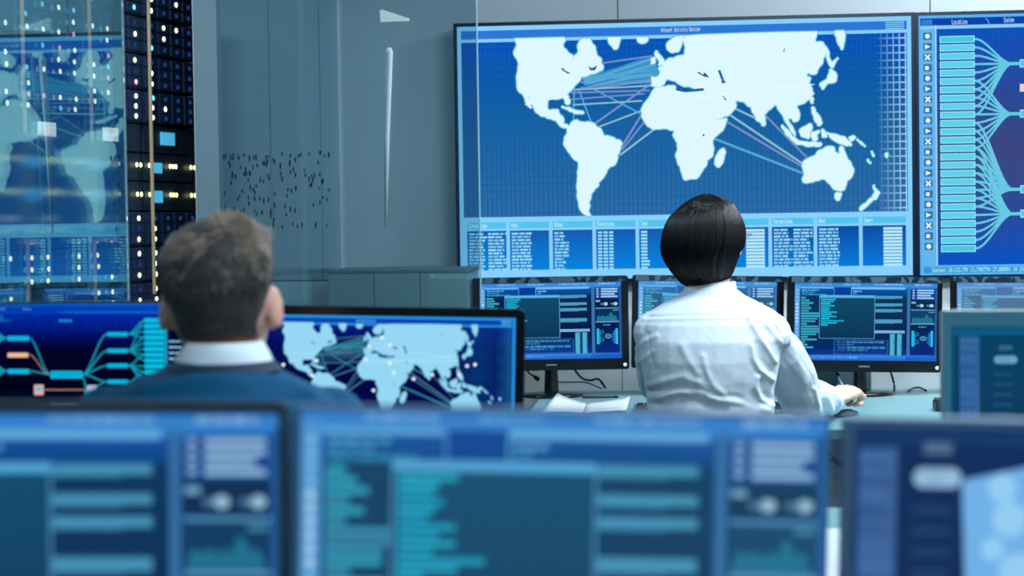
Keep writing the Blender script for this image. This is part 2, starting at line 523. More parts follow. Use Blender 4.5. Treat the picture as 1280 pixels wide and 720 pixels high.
# ------------------------------------------------------------------ wall screens
def wall_screen(name, label, x0, x1, z0, z1, y, draw, rim):
    root = empty(name, ((x0 + x1) / 2, YW, z0), label, 'wall screen')
    w, h = x1 - x0, z1 - z0
    bm = bmesh.new()
    for lo, hi in (((x0 - rim, z0 - rim), (x0, z1 + rim)), ((x1, z0 - rim), (x1 + rim, z1 + rim)), ((x0, z1), (x1, z1 + rim)), ((x0, z0 - rim), (x1, z0))):
        box(bm, (lo[0], y - 0.004, lo[1]), (hi[0], y + 0.03, hi[1]))
    obj('bezel', bm, M_NAVY, root)
    obj('casing', newbox((x0 - rim + 0.004, y + 0.006, z0 - rim + 0.004), (x1 + rim - 0.004, y + 0.04, z1 + rim - 0.004)), M_MATTE, root)
    obj('wall_bracket', newbox((x0 + w * .3, y + 0.04, z0 + h * .25), (x1 - w * .3, YW + 0.001, z1 - h * .25)), M_MATTE, root)
    obj_me('display', draw.mesh('display', lambda u, v, k: (x0 + u * w, y + 0.003 - k, z1 - v * h)), M_SCREEN, root)
    return root
# ------------------------------------------------------------------ what the screens show
def unpack(a): return [(a[i] / 2000, a[i + 1] / 2000) for i in range(0, len(a), 2)]
def ragged(pts, r):
    """break long straight coasts into small bays"""
    out = []
    for (a, b), (c, e) in zip(pts, pts[1:] + pts[:1]):
        out.append((a, b))
        L = math.hypot((c - a) * 1.76, e - b)
        n = min(5, int(L / .014)) if max(b, e) > .10 else 0
        for i in range(1, n + 1):
            t = i / (n + 1)
            out.append((a + (c - a) * t + r.uniform(-.0019, .0019), max(.070, b + (e - b) * t + r.uniform(-.0036, .0036))))
    return out

def map_picture(tv=True, seed=3):
    r = random.Random(seed)
    d = Draw(1.764)
    if tv:
        frame, head, sep = S(135, 208, 255), S(45, 120, 215), S(130, 205, 250)
        stops = [(0, S(8, 80, 192)), (.2, S(8, 88, 172)), (.45, S(22, 98, 160)), (1, S(48, 110, 164))]
        land, ocean_lines = S(222, 248, 255), (S(124, 144, 200), S(112, 144, 196), S(140, 190, 206), S(80, 168, 212))
        grid, grid2 = S(22, 98, 170), S(165, 215, 248)
        fan = S(66, 154, 208)
    else:
        frame, head, sep = S(36, 150, 235), S(8, 66, 170), S(60, 175, 240)
        stops = [(0, S(4, 30, 130)), (.2, S(2, 10, 88)), (.5, S(0, 2, 52)), (1, S(4, 10, 80))]
        land, ocean_lines = S(150, 215, 244), (S(60, 120, 140), S(45, 95, 130), S(75, 130, 150), S(50, 140, 160))
        grid, grid2 = S(8, 22, 100), S(40, 130, 200)
        fan = S(20, 84, 118)
    d.rect(0, 0, 1, 1, frame)
    d.up(); d.rect(.009, .017, .991, .05, head)
    if tv: d.text(.455, .022, .017, 'Network Activity Monitor', S(225, 245, 255), wide=.44, bold=1.3)
    else: d.rect(.40, .026, .475, .042, S(80, 165, 235))
    for i in range(4): d.rect(.945, .020 + i * .008, .985, .0245 + i * .008, S(150, 225, 250) if tv else S(110, 190, 240))
    d.up(); d.rect(.009, .063, .991, .752, stops[0][1]); 
    d.up(); d.bands(.009, .065, .991, .752, stops)
    d.up()
    d.rect(.6, .065, .991, .752, stops[1][1], c3=mix(stops[1][1], S(14, 60, 122) if tv else S(0, 0, 60), .8)) if False else None
    x = .02
    while x < .99:                                     # fine grid, growing bold towards the side edge
        t = max(0, (x - .925) / .065)
        d.rect(x, .066, x + (.0022 if t == 0 else .0028), .75, mix(grid, grid2, min(1, t * .95)) if t else mix(grid, stops[1][1], .5))
        x += .0105 if t == 0 else .0132
    y = .08
    while y < .75:
        d.rect(.01, y, .92, y + .003, mix(grid, stops[2][1], .5))
        for a in range(7):
            d.rect(.92 + a * .01, y, .93 + a * .01, y + .0055, mix(grid, grid2, min(1, a / 7)))
        y += .0285 if tv else .022
    if not tv:
        for i in range(14):
            for j in range(36):
                d.rect(.80 + i * .0115, .08 + j * .0185, .807 + i * .0115, .090 + j * .0185, mix(S(20, 90, 170), S(6, 20, 110), abs(i - 5) / 9))
    d.up(); d.poly(unpack(FAN), fan)
    d.up()
    for a in range(9):
        d.line(.272 + a * .004, .225 + a * .004, .43, .13 + a * .014, .004, mix(fan, S(150, 205, 235), .4) if a % 2 else mix(fan, stops[2][1], .5))
    d.up()
    for (a, b, c, e, w, k) in LINKS: d.line(a / 2000, b / 2000, c / 2000, e / 2000, w / 320, ocean_lines[k])
    d.up()
    rq = random.Random(77)
    coast = [ragged(unpack(p), rq) for p in LAND]
    for q in coast:                                    # glow along the coasts
        d.path(q + q[:1], .013, mix(stops[2][1], S(120, 215, 245), .55))
    d.up()
    for q in coast:
        d.path(q + q[:1], .006, mix(S(120, 215, 245), land, .55))
    d.up()
    for q in coast: d.poly(q, land)
    d.up()
    for p in LAKES: d.poly(unpack(p), stops[2][1] if tv else S(20, 60, 150))
    for a in ((.44, .31, .79, .255), (.5, .21, .76, .27), (.15, .25, .25, .255), (.15, .31, .25, .28), (.5, .3, .79, .29)):
        d.line(*a, .003, mix(land, (1, 1, 1, 1), .4))
    if not tv:
        for p in ((.13, .33), (.255, .3), (.21, .45), (.24, .4), (.45, .2), (.44, .29), (.5, .14), (.53, .19), (.53, .31), (.545, .37), (.47, .49), (.62, .41), (.69, .38), (.79, .38), (.82, .32), (.85, .31)):
            d.disc(p[0], p[1], .012, S(235, 250, 255), 8)
    # table of figures along the bottom
    d.up(); d.rect(0, .752, 1, 1, frame)
    d.up()
    cuts = [.012, .108, .204, .301, .397, .494, .590, .690, .789, .888, .990]
    names = ['Connections', 'Host', 'State', 'Directions', 'Type', 'Port', 'Services', 'Connections', 'Host', 'Users']
    hb = S(84, 196, 236) if tv else S(30, 120, 200)
    cell = (S(20, 92, 178), S(6, 132, 222)) if tv else (S(4, 20, 110), S(4, 60, 170))
    tx = S(150, 222, 248) if tv else S(60, 160, 220)
    for i in range(10):
        a, b = cuts[i] + .004, cuts[i + 1] - .004
        d.rect(a, .772, b, .797, hb)
        dark = i > 6
        d.rect(a, .806, b, .962, mix(cell[0], S(10, 60, 150), .6) if dark else cell[0], mix(cell[1], S(8, 110, 215), .5) if dark else cell[1])
    d.up()
    for i in range(10):
        a, b = cuts[i] + .008, cuts[i + 1] - .008
        if tv: d.text(a, .776, .017, names[i], S(225, 248, 255), wide=.46)
        y = .814
        k = 0
        while y < .955:
            if i in (0, 7):
                d.words(a, a + .032 + r.choice((0, 0, .004, .009)), y, .008, tx, r); d.words(a + .043, a + .075 + r.choice((0, .004, .01)), y, .008, tx, r)
            elif i in (1, 8): d.words(a, a + .042 + r.choice((0, .003)), y, .008, tx, r)
            elif i == 2: d.words(a, a + .02 + r.choice((0, .005, .012)), y, .008, tx, r)
            elif i == 3:
                for q in range(3): d.rect(a + q * .0125, y, a + .0095 + q * .0125, y + .008, tx)
            elif i == 4: d.rect(a, y, a + .014 + (.005 if k in (9, 10) else 0), y + .0085, tx)
            elif i == 5: d.words(a, a + .03, y, .008, tx, r)
            else: d.rect(b - .045, y - .001, b - .004, y + .009, S(178, 232, 250) if tv else tx)
            y += .0128; k += 1
    return d

def icon_column(d, x0, x1, y0, y1, n, col, rim):
    st = (y1 - y0) / n
    cx, hw = (x0 + x1) / 2, (x1 - x0) * .3
    for i in range(n):
        yc = y0 + st * (i + .5)
        d.rect(cx - hw, yc - st * .34, cx + hw, yc + st * .34, rim)
    d.up()
    for i in range(n):
        yc = y0 + st * (i + .5)
        s = st * .24
        if i % 4 == 0: d.disc(cx, yc, s, col)
        elif i % 4 == 1: d.poly([(cx - hw * .6, yc + s), (cx + hw * .7, yc), (cx - hw * .6, yc - s)], col)
        elif i % 4 == 2: d.line(cx - hw * .6, yc - s, cx + hw * .6, yc + s, s * .7, col); d.line(cx + hw * .6, yc - s, cx - hw * .6, yc + s, s * .7, col)
        else: d.rect(cx - hw * .6, yc - s * .7, cx + hw * .3, yc + s * .8, col)

def tree_picture():
    """location tree on the second wall screen; units are picture pixels of that screen"""
    d = Draw(1.764)
    d.win(1148, 19, 1715, 343.5)
    fr = S(90, 178, 242)
    d.rect(1148, 19, 1715, 344, fr)
    d.up(); d.bands(1150.5, 23, 1713, 331, [(0, S(10, 84, 190)), (.12, S(20, 74, 178)), (.3, S(40, 68, 146)), (.55, S(58, 70, 124)), (.8, S(38, 72, 146)), (1, S(4, 80, 196))])
    d.up()
    for i in range(140):
        x = 1172 + i * 3.9
        d.bands(x, 38, x + 1.0, 330, [(0, S(22, 90, 194)), (.5, S(64, 78, 132)), (1, S(12, 88, 200))])
    d.up(); d.rect(1150.5, 22.5, 1713, 32, S(12, 66, 172))
    d.rect(1152, 24, 1165, 31, S(60, 150, 225))
    d.rect(1150.5, 31.5, 1713, 36, S(135, 205, 250))
    d.rect(1150.5, 36, 1168.5, 331, S(100, 180, 240))
    d.rect(1168, 31, 1170, 331, S(160, 225, 250))
    d.rect(1150.5, 331, 1713, 343.5, fr)
    d.up(); d.rect(1153, 333.5, 1712, 341, S(64, 160, 214)); d.rect(1153, 333.5, 1161, 341, S(30, 110, 200))
    d.up()
    d.text(1189, 24.5, 6, 'Location', S(205, 240, 255), wide=.47); d.text(1252, 23.5, 6, 'System', S(205, 240, 255), wide=.42)
    x = 1163
    rr = random.Random(9)
    d.text(1163, 334.5, 5.2, 'System: 10.112.79: 11.790779: 17.00008: 19 13441: 30.900076: 22.4180', S(185, 245, 255), wide=.56)
    d.path([(1230, 24), (1233, 27), (1234.5, 32)], 1.4, S(80, 160, 230))
    icon_column(d, 1150.5, 1167.5, 38, 314, 21, S(220, 245, 255), S(52, 110, 160))
    d.up()
    cy, lc = S(96, 208, 236), S(98, 205, 228)
    rows = [45 + 10.45 * i for i in range(26)]
    for y in rows:
        d.rect(1174, y, 1216.5, y + 8.6, S(150, 235, 250)); 
    d.up()
    for i, y in enumerate(rows):
        d.rect(1175.2, y + 1.1, 1215.3, y + 7.6, cy if i % 25 else S(70, 200, 225))
    nodes = [(81, 0, 10), (143.4, 5, 14), (237.5, 10, 21), (268, 13, 26)]
    for yn, a, b in nodes:
        for i in range(a, b):
            d.swoop(1216.5, rows[i] + 4.3, 1262, yn, 2.6, mix(lc, S(130, 180, 230), .25 if i % 3 else 0))
        d.line(1258, yn, 1272, yn, 4, lc)
        d.rect(1271, yn - 5, 1300, yn + 5, S(150, 232, 248))
    d.up()
    for yn, a, b in nodes:
        d.rect(1272.2, yn - 3.6, 1299, yn + 3.6, S(84, 196, 226))
        d.swoop(1300, yn, 1360, 175, 2.6, lc)
    d.rect(1271, 106.5, 1300, 116, S(240, 205, 190)); d.swoop(1300, 111, 1360, 175, 1.6, S(200, 160, 160))
    d.rect(1360, 169, 1420, 181, cy)
    for i, yn in enumerate((90, 130, 175, 215, 250)):
        d.swoop(1420, 175, 1480, yn, 2.6, lc); d.rect(1480, yn - 5, 1510, yn + 5, cy)
        for j in range(5): d.swoop(1510, yn, 1570, 60 + (i * 5 + j) * 10, 2.4, lc)
    for i in range(26): d.rect(1570, 56 + i * 10, 1612, 64 + i * 10, cy)
    return d

def desk_tree_picture():
    """the same tree on the desk monitor, its other half in view; units are picture pixels of that monitor"""
    d = Draw(430 / 242)
    d.win(-130, 379.5, 300, 621.5)
    cy = S(12, 180, 222)
    d.rect(-130, 379, 300, 622, S(18, 118, 225))
    d.up(); d.bands(-128, 381, 298, 620, [(0, S(4, 70, 190)), (.05, S(2, 40, 160)), (.14, S(2, 18, 110)), (.22, S(2, 4, 40)), (.42, S(1, 2, 24)), (.52, S(4, 20, 48)), (1, S(4, 20, 70))])
    d.rect(-128, 389, 298, 391, S(20, 140, 235))
    d.up()
    for i in range(22): d.rect(-125 + i * 19.5, 392, -124.4 + i * 19.5, 412, S(10, 50, 160))
    for i in range(5): d.rect(-128, 395 + i * 4.5, 298, 395.5 + i * 4.5, S(6, 34, 140))
    d.rect(-60, 383.5, 48, 388.5, S(2, 40, 150))
    d.up(); d.rect(0, 385, 8, 387, S(130, 215, 245)); d.rect(29, 385, 40, 387.3, S(130, 215, 245)); d.rect(75, 399, 92, 401.5, S(12, 150, 215))
    lc = S(26, 150, 180)
    for x1, y1 in ((37, 421), (37, 461)):
        d.swoop(x1, y1, 64, 465, 1.7, lc)
    d.swoop(37, 441, 62, 465, 1.2, S(170, 130, 120))
    d.rect(10, 418.5, 37, 424.5, cy); d.rect(10, 458.5, 37, 464.5, cy); d.rect(10, 439, 36, 444.5, S(238, 190, 150))
    for yy in (421, 461):
        for q in (-14, -7, 0, 7, 14): d.swoop(-22, yy + q * 1.4, 10, yy, 1.8, lc)
    for i in range(16): d.rect(-60, 398 + i * 6.6, -22, 403 + i * 6.6, cy)
    d.rect(64, 461, 104, 470, S(20, 190, 225)); d.up(); d.rect(66, 463, 102, 468, S(8, 160, 205))
    for y in (416.5, 436.5, 454.5, 474):
        d.swoop(104, 465, 136, y, 1.9, lc)
        d.rect(136, y - 2.6, 162, y + 2.6, cy)
    d.path([(104, 466), (107, 474), (108.5, 482)], 1.8, lc); d.path([(108.5, 482), (106, 498), (104, 501)], 1.8, lc)
    d.swoop(112, 483, 136, 474, 1.8, lc)
    d.rect(55, 483, 108, 484.3, S(180, 130, 130))
    d.rect(43, 477.5, 55, 490, S(225, 175, 165)); d.rect(64, 498.5, 104, 501.5, S(12, 130, 175))
    d.up(); d.rect(45.5, 480, 53, 485, S(60, 190, 225)); d.rect(110, 478, 122, 484, S(170, 190, 215)); d.rect(109, 484, 121, 489, S(30, 160, 210)); d.rect(113, 479.5, 119, 481, S(220, 110, 110))
    rows = [397 + 6.95 * i for i in range(15)]
    for i, y in enumerate(rows):
        d.rect(183, y, 208, y + 5.4, S(8, 190, 228))
        n = min(3, i // 4)
        d.swoop(162, (416.5, 436.5, 454.5, 474)[n], 184, y + 2.7, 1.7, lc)
        if i % 3 == 0 and n < 3: d.swoop(162, (416.5, 436.5, 454.5, 474)[n + 1], 184, y + 2.7, 1.7, lc)
    d.rect(208.5, 391, 212, 619, S(36, 150, 200)); d.rect(212.5, 391, 297, 619, S(1, 4, 40))
    d.up()
    r = random.Random(4)
    for i in range(26): d.words(214, 214 + r.uniform(4, 60), 424 + i * 7, 2.2, S(150, 215, 245), r)
    return d

def console_picture(haze=None, deep=0.0, seed=1):
    """the operators' console: popup terminal, lists and small gauges"""
    r = random.Random(seed)
    d = Draw(16 / 9)
    d.haze = haze
    dk = lambda c: mix(c, (c[0] * .25, c[1] * .2, c[2] * .6, 1), deep)
    teal, cyan = S(62, 150, 182), S(40, 186, 214)
    bar = S(56, 134, 216)
    d.rect(0, 0, 1, 1, bar)
    d.up(); d.bands(.038, .075, 1, .93, [(0, S(14, 84, 170)), (.09, S(10, 68, 140)), (.12, dk(S(12, 54, 92))), (.75, dk(S(10, 40, 82))), (.9, S(6, 44, 112)), (1, S(12, 60, 150))])
    d.up()
    d.rect(0, 0, 1, .04, S(44, 118, 208), S(66, 146, 226))
    d.words(.12, .26, .012, .02, S(150, 208, 246), r); d.words(.34, .46, .012, .02, S(130, 195, 245), r); d.words(.56, .76, .012, .018, S(150, 208, 246), r); d.words(.84, .96, .012, .02, S(170, 215, 248), r)
    d.rect(0, .04, .037, .93, S(84, 160, 226))
    d.rect(.04, .055, .27, .078, S(104, 180, 236)); d.rect(.40, .055, .775, .085, S(110, 186, 240))
    d.rect(.278, .06, .395, .165, S(6, 62, 150))
    d.rect(.275, .06, .278, .165, S(100, 180, 235)); d.rect(.395, .06, .40, .165, S(100, 180, 235))
    d.rect(.79, .05, .812, .93, S(58, 116, 174)); d.rect(.985, .05, 1, .93, S(40, 94, 160))
    d.up()
    for i in range(18):
        d.disc(.018, .10 + i * .045, .017, S(190, 230, 248) if 3 < i < 10 else S(130, 195, 236), 8)
    d.words(.05, .17, .09, .018, S(90, 175, 220), r); d.words(.05, .14, .118, .016, S(70, 160, 210), r); d.words(.05, .22, .145, .02, S(60, 160, 205), r)
    d.words(.41, .47, .10, .02, S(110, 190, 232), r); d.words(.41, .44, .13, .016, S(80, 165, 215), r)
    y = .185
    pat = [.04, .06, .09, .05, .07, .05, .12, .13, .12, .10, .05, .12, .16, .13, .10, .05, .11, .03, .04, .09]
    for i, L in enumerate(pat):
        d.rect(.046, y, .046 + L + r.uniform(-.01, .01), y + .024, mix(teal, cyan, r.random() * .6)); y += .0335
    d.rect(.04, .435, .175, .441, S(60, 130, 175)); d.rect(.04, .585, .175, .591, S(60, 130, 175))
    # popup
    d.up(2); d.rect(.174, .16, .565, .72, S(92, 168, 216))
    d.up(); d.rect(.178, .165, .561, .195, S(88, 178, 232)); d.rect(.178, .195, .561, .714, S(16, 74, 108), S(14, 54, 88))
    d.up()
    y = .205
    for L in [.115, .085, .07, .10, .075, .06, .115, .075, .11, .07, .165, .125, .05]:
        d.rect(.186, y, .186 + L * r.uniform(.85, 1.05), y + .021, mix(cyan, S(20, 160, 200), r.random())); y += .0275
    # list on its side
    for v, h in ((.165, .034), (.262, .034), (.335, .036), (.468, .046)):
        d.rect(.567, v, .757, v + h, S(74, 156, 192)); d.rect(.567, v + h, .70, v + h + .008, S(60, 130, 170))
    d.rect(.562, .61, .775, .645, S(120, 180, 226))
    d.rect(.278, .735, .66, .925, S(46, 108, 176)); 
    d.up(); d.rect(.283, .742, .655, .915, S(10, 50, 116), S(14, 56, 150))
    d.words(.30, .63, .752, .022, S(80, 165, 200), r); d.words(.30, .42, .785, .018, S(70, 150, 190), r); d.words(.31, .64, .82, .026, S(80, 170, 200), r); d.words(.30, .52, .855, .022, S(70, 150, 190), r)
    d.rect(.665, .65, .76, .94, S(12, 56, 116))
    d.up()
    for q in (.672, .722):
        d.rect(q, .655, q + .034, .935, S(58, 150, 190))
    d.up()
    for q in (.672, .722):
        for i in range(18): d.rect(q + r.uniform(0, .006), .66 + i * .0153, q + r.uniform(.022, .034), .668 + i * .0153, S(100, 196, 220))
    # gauges
    d.rect(.818, .07, .984, .215, S(14, 66, 146)); d.rect(.818, .235, .984, .335, dk(S(16, 40, 78))); d.rect(.818, .35, .984, .51, dk(S(18, 66, 106)))
    d.rect(.818, .335, .984, .352, S(84, 150, 200)); d.rect(.818, .512, .984, .53, S(96, 160, 208))
    d.rect(.818, .53, .984, .915, dk(S(10, 38, 76)), S(8, 44, 124))
    d.up()
    for i in range(4):
        y = .082 + i * .033
        d.rect(.826, y, .842, y + .02, S(150, 190, 235)); d.rect(.858, y, .975 - (.02 if i == 2 else 0), y + .021, S(160, 204, 242))
    d.rect(.82, .238, .85, .262, S(120, 180, 215))
    for a in (.855, .925):
        d.disc(a + .035, .288, .022, S(165, 210, 235), 10, 1.3); d.rect(a, .276, a + .03, .30, S(80, 130, 165))
    pts = [(.825, .49)] + [(.825 + i * .012, .49 - abs(math.sin(i * 1.3)) * .035 - (.04 if i in (8, 9) else 0)) for i in range(13)] + [(.972, .49)]
    d.poly([(a, b - .02) if 0 < i < 14 else (a, .508) for i, (a, b) in enumerate(pts)], S(34, 118, 148))
    d.rect(.94, .365, .98, .38, S(80, 150, 180))
    d.words(.87, .925, .555, .014, S(90, 160, 200), r)
    d.rect(.824, .61, .842, .815, S(30, 190, 232)); d.rect(.842, .64, .852, .80, S(24, 130, 190))
    d.rect(.958, .61, .974, .815, S(50, 190, 236)); d.rect(.944, .635, .957, .805, S(30, 120, 190)); d.rect(.932, .665, .944, .78, S(24, 90, 160))
    for y in (.655, .755):
        d.disc(.862, y, .026, S(50, 130, 160), 10); 
    d.disc(.905, .71, .032, S(60, 150, 180), 12, 1.4)
    d.up()
    for y in (.655, .755): d.disc(.862, y, .015, dk(S(12, 36, 78)), 10)
    d.rect(.89, .705, .92, .715, S(12, 40, 80))
    d.up(); d.rect(0, .93, 1, 1, S(58, 136, 222), S(30, 96, 196)); d.rect(.785, .935, 1, .99, S(18, 84, 196))
    d.words(.04, .45, .948, .024, S(120, 190, 245), r)
    return d

def dark_picture(bg, col, lab, line, cu, lu, lv, map_reflection=False, seed=5):
    r = random.Random(seed)
    d = Draw(16 / 9)
    d.rect(0, 0, 1, 1, mix(bg, line, .35), bg)
    d.up(); d.rect(.014, .055, .99, .99, bg, mix(bg, S(24, 44, 80), .6))
    d.rect(.014, .05, .99, .058, line)
    d.up(); d.rect(cu[0], .07, cu[1], .985, mix(bg, col, .45), mix(bg, col, .6))
    d.up()
    w = cu[1] - cu[0]
    for i in range(60):
        d.words(cu[0] + w * .05, cu[0] + w * r.uniform(.55, .97), .075 + i * .0152, .0095, mix(col, bg, r.random() * .7), r)
    h = (lv[1] - lv[0]) / 2; m = (lv[0] + lv[1]) / 2
    d.disc(lu[0] + h * .6, m, h, lab, 12); d.disc(lu[1] - h * .6, m, h, lab, 12); d.rect(lu[0] + h * .6, lv[0], lu[1] - h * .6, lv[1], mix(lab, bg, .15))
    d.rect(lu[0] + .02, lv[0] - h * 2.6, lu[1] - .02, lv[0] - h * 1.4, mix(bg, lab, .25))
    for i in range(5): d.rect(lu[0], lv[1] + .06 + i * .07, lu[1] - .02, lv[1] + .085 + i * .07, mix(bg, col, .12))
    if map_reflection:  # reflected map painted onto the screen as slanted pale shapes
        d.poly([(.208, .175), (.47, .075), (.52, .62), (.222, .62)], S(112, 176, 232))
        d.up()
        for p in ((.285, .20, .05), (.30, .30, .06), (.27, .40, .04), (.32, .48, .07), (.40, .18, .06), (.42, .34, .08)): d.disc(p[0], p[1], p[2], S(146, 204, 242), 14)
    return d
# TV rectangles on the back wall (metres)
TVY = 5.77
wall_screen('wall_screen', 'large wall screen showing a white world map above a table of figures', -.6796, .7263, 1.0947, 1.8916, TVY, map_picture(True), 0.011)
wall_screen('wall_screen', 'wall screen with cyan list bars fanning into lines, beside the world map screen', .7485, .7485 + 1.406, 1.0935, 1.8916, TVY, tree_picture(), 0.010)

# ------------------------------------------------------------------ desk monitors
def rrect(x0, z0, x1, z1, r, k=5):
    out = []
    for cx, cz, a0 in ((x1 - r, z1 - r, 0), (x0 + r, z1 - r, 90), (x0 + r, z0 + r, 180), (x1 - r, z0 + r, 270)):
        for i in range(k + 1):
            a = R(a0 + 90 * i / k)
            out.append((cx + r * math.cos(a), cz + r * math.sin(a)))
    return out
def monitor(label, TL, TR, dL, dR, H, bez, draw, frame=M_BLACK, desk=ZD, tilt=0.0, corner=0.008, stand='disc', rim=None, button=False, badge=False, group=None, top=None, neckx=0.0, deskbase=0.1):
    """bez: left, top, right, bottom widths of the bezel; panel hangs from its two top corners"""
    pL, pR = W(*TL, dL), W(*TR, dR)
    x = (pR - pL).normalized()
    y = UP.cross(x).normalized()
    z = x.cross(y)
    zz = z * math.cos(tilt) + y * math.sin(tilt)
    yy = y * math.cos(tilt) - z * math.sin(tilt)
    w = (pR - pL).length
    o = (pL + pR) / 2 - zz * H
    M = Matrix((x, yy, zz)).transposed().to_4x4()
    M.translation = o
    bc = o + x * neckx + y * deskbase
    root = empty('monitor', (bc.x, bc.y, desk), label, 'monitor', group)
    ix0, ix1, iz0, iz1 = -w / 2 + bez[0], w / 2 - bez[2], bez[3], H - bez[1]
    out = rrect(-w / 2, 0, w / 2, H, corner)
    inn = rrect(ix0, iz0, ix1, iz1, 0.0008)
    bm = bmesh.new()
    def loop(pts, yv): return [bm.verts.new(M @ Vector((a, yv, b))) for a, b in pts]
    sm = rrect(-w / 2 + .0012, .0012, w / 2 - .0012, H - .0012, corner)
    loops = [loop(inn, .0045), loop(inn, 0), loop(sm, 0), loop(out, .0015), loop(out, .016), loop(inn, .016)]
    for a, b in zip(loops, loops[1:] + loops[:1]):
        for i in range(len(a)): bm.faces.new((a[i], a[(i + 1) % len(a)], b[(i + 1) % len(a)], b[i]))
    obj('bezel', bm, frame, root)
    bm = bmesh.new()
    prof = [(0, .0162), (0, .028), (.012, .036), (w * .2, .05)]
    rings = []
    for ins, yv in prof:
        ins2 = min(ins, H * .3)
        rings.append([M @ Vector((a, yv, b)) for a, b in rrect(-w / 2 + ins + .001, ins2 + .001, w / 2 - ins - .001, H - ins2 - .001, corner)])
    loft(bm, rings)
    obj('casing', bm, rim or M_MATTE, root)
    obj_me('display', draw.mesh('display', lambda u, v, k: M @ Vector((ix0 + u * (ix1 - ix0), .0043 - k, iz1 - v * (iz1 - iz0)))), M_SCREEN, root)
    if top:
        obj('top_reflection', newbox((-w / 2 + .01, -.0012, H - bez[1] + .001), (w / 2 - .004, 0.0005, H - .0012), M), top, root)  # thin strip carrying the painted bezel reflections
    # neck and foot
    nz = o.z + H * .30
    c = Vector((bc.x, bc.y, 0))
    hold = M @ Vector((neckx, .045, H * .3))
    bm = bmesh.new()
    tube(bm, [c + UP * (desk + .012), c + UP * (o.z - .01), Vector((c.x, c.y, o.z + H * .12)), hold], [.022, .020, .020, .022], 12, flat=.55, upv=y)
    obj('stand_neck', bm, M_BLACK, root, smooth=False)
    bm = bmesh.new()
    if stand == 'disc':
        lathe(bm, c + UP * desk, [(.094, .0005), (.098, .003), (.096, .009), (.05, .0135), (.02, .015)], 36, 1.0, .85)
    else:
        box(bm, (c.x - .12, c.y - .08, desk + .0005), (c.x + .12, c.y + .08, desk + .012), bev=.004)
    obj('stand_base', bm, M_BLACK, root, smooth=(stand == 'disc'))
    if button:
        bm = bmesh.new()
        ball(bm, M @ Vector((w / 2 - .013, -.001, bez[3] * .42)), .0052, .002, .0052, 12)
        obj('power_button', bm, M_WHITEDOT, root, smooth=True, label='white power button')
    if badge:
        obj('badge', newbox((-.016, -.0012, bez[3] * .5 - .002), (.016, .0005, bez[3] * .5 + .002), M), M_SILVER, root)
    return root, M, w

# back row, in front of the wall screens
DM = 5.58
glare = (S(120, 160, 195), .42)  # reflections over this screen, painted in as paler colours
B = (.0225, .0185, .022, .034)
monitor('black monitor with dark popup console, leftmost on the back desk, behind the map monitor', (590, 347.6), (785, 344.2), DM, DM, .285, B, console_picture(deep=.6, seed=1), button=True, badge=True, top=M_TOPREFLECT, deskbase=.05)
monitor('black monitor mostly hidden behind the woman in the white shirt', (790.5, 343.6), (980.5, 345.4), DM, DM, .283, (.019, .0175, .022, .034), console_picture((S(110, 190, 235), .18), seed=2), top=M_TOPREFLECT, deskbase=.04)
monitor('black monitor with teal popup console, standing beside the woman\'s right hand', (985.3, 345), (1178.5, 346.6), 5.48, 5.48, .285, (.0205, .0185, .0145, .034), console_picture(seed=3), button=True, badge=True, top=M_TOPREFLECT, deskbase=.062)
monitor('pale washed-out console monitor under the list screen, rightmost on the back desk', (1187.5, 345.5), (1382, 345.5), 5.50, 5.40, .288, (.0205, .0185, .0145, .034), console_picture(glare, seed=4), top=M_TOPREFLECT, deskbase=.05)

# middle row, the man's desk
ZM = 0.73
monitor('wide black monitor with a world map, silver side edge, right of the seated man', (303, 381), (657, 386.5), 3.3, 3.3, .32, (.012, .0165, .0175, .03), map_picture(False), desk=ZM, rim=M_SILVER, corner=.012, stand='plate')
monitor('wide black monitor with cyan tree diagram, left of the seated man', (-136, 376.5), (299.5, 376.5), 3.3, 3.3, .395, (.008, .0045, .006, .03), desk_tree_picture(), desk=ZM, corner=.006, stand='plate', frame=M_MATTE)
monitor('dim teal framed monitor with an almost dark screen, below the pale console', (1179, 387.5), (1530, 387.5), 3.0, 3.0, .285, (.012, .026, .012, .022), dark_picture(S(8, 66, 102), S(70, 122, 190), S(104, 166, 200), S(24, 112, 150), (.036, .11), (.164, .254), (.205, .26)), frame=M_TEALFRAME, rim=M_TEALFRAME, desk=ZM, corner=.004, stand='plate', tilt=R(3))

# front row, close to the lens and out of focus
ZF = 0.72
DF = 1.75
fgl = (S(52, 104, 134), .24)  # lens haze mixed into the screen colours of the nearest row
monitor('out-of-focus console monitor with thick black top frame, cut by the left frame edge, nearest row', (-325, 504), (357, 504.5), DF, DF, .335, (.012, .0095, .007, .03), console_picture((S(36, 84, 118), .22), deep=.4, seed=11), desk=ZF, corner=.002, stand='plate', frame=M_MATTE)
monitor('out-of-focus console monitor filling the middle of the nearest row', (369, 506.5), (1041, 519), DF, DF - .012, .325, (.006, .004, .004, .03), console_picture(fgl, seed=12), desk=ZF, corner=.002, stand='plate', frame=M_SLATE)
monitor('out-of-focus monitor with dark navy screen and slanted pale painted map reflection in the nearest row', (1055, 521), (1740, 533), DF, DF, .33, (.010, .0085, .008, .03), dark_picture(S(20, 48, 94), S(84, 128, 190), S(150, 190, 222), S(30, 70, 120), (.013, .085), (.115, .208), (.135, .20), map_reflection=True), desk=ZF, corner=.002, stand='plate', frame=M_SLATE)

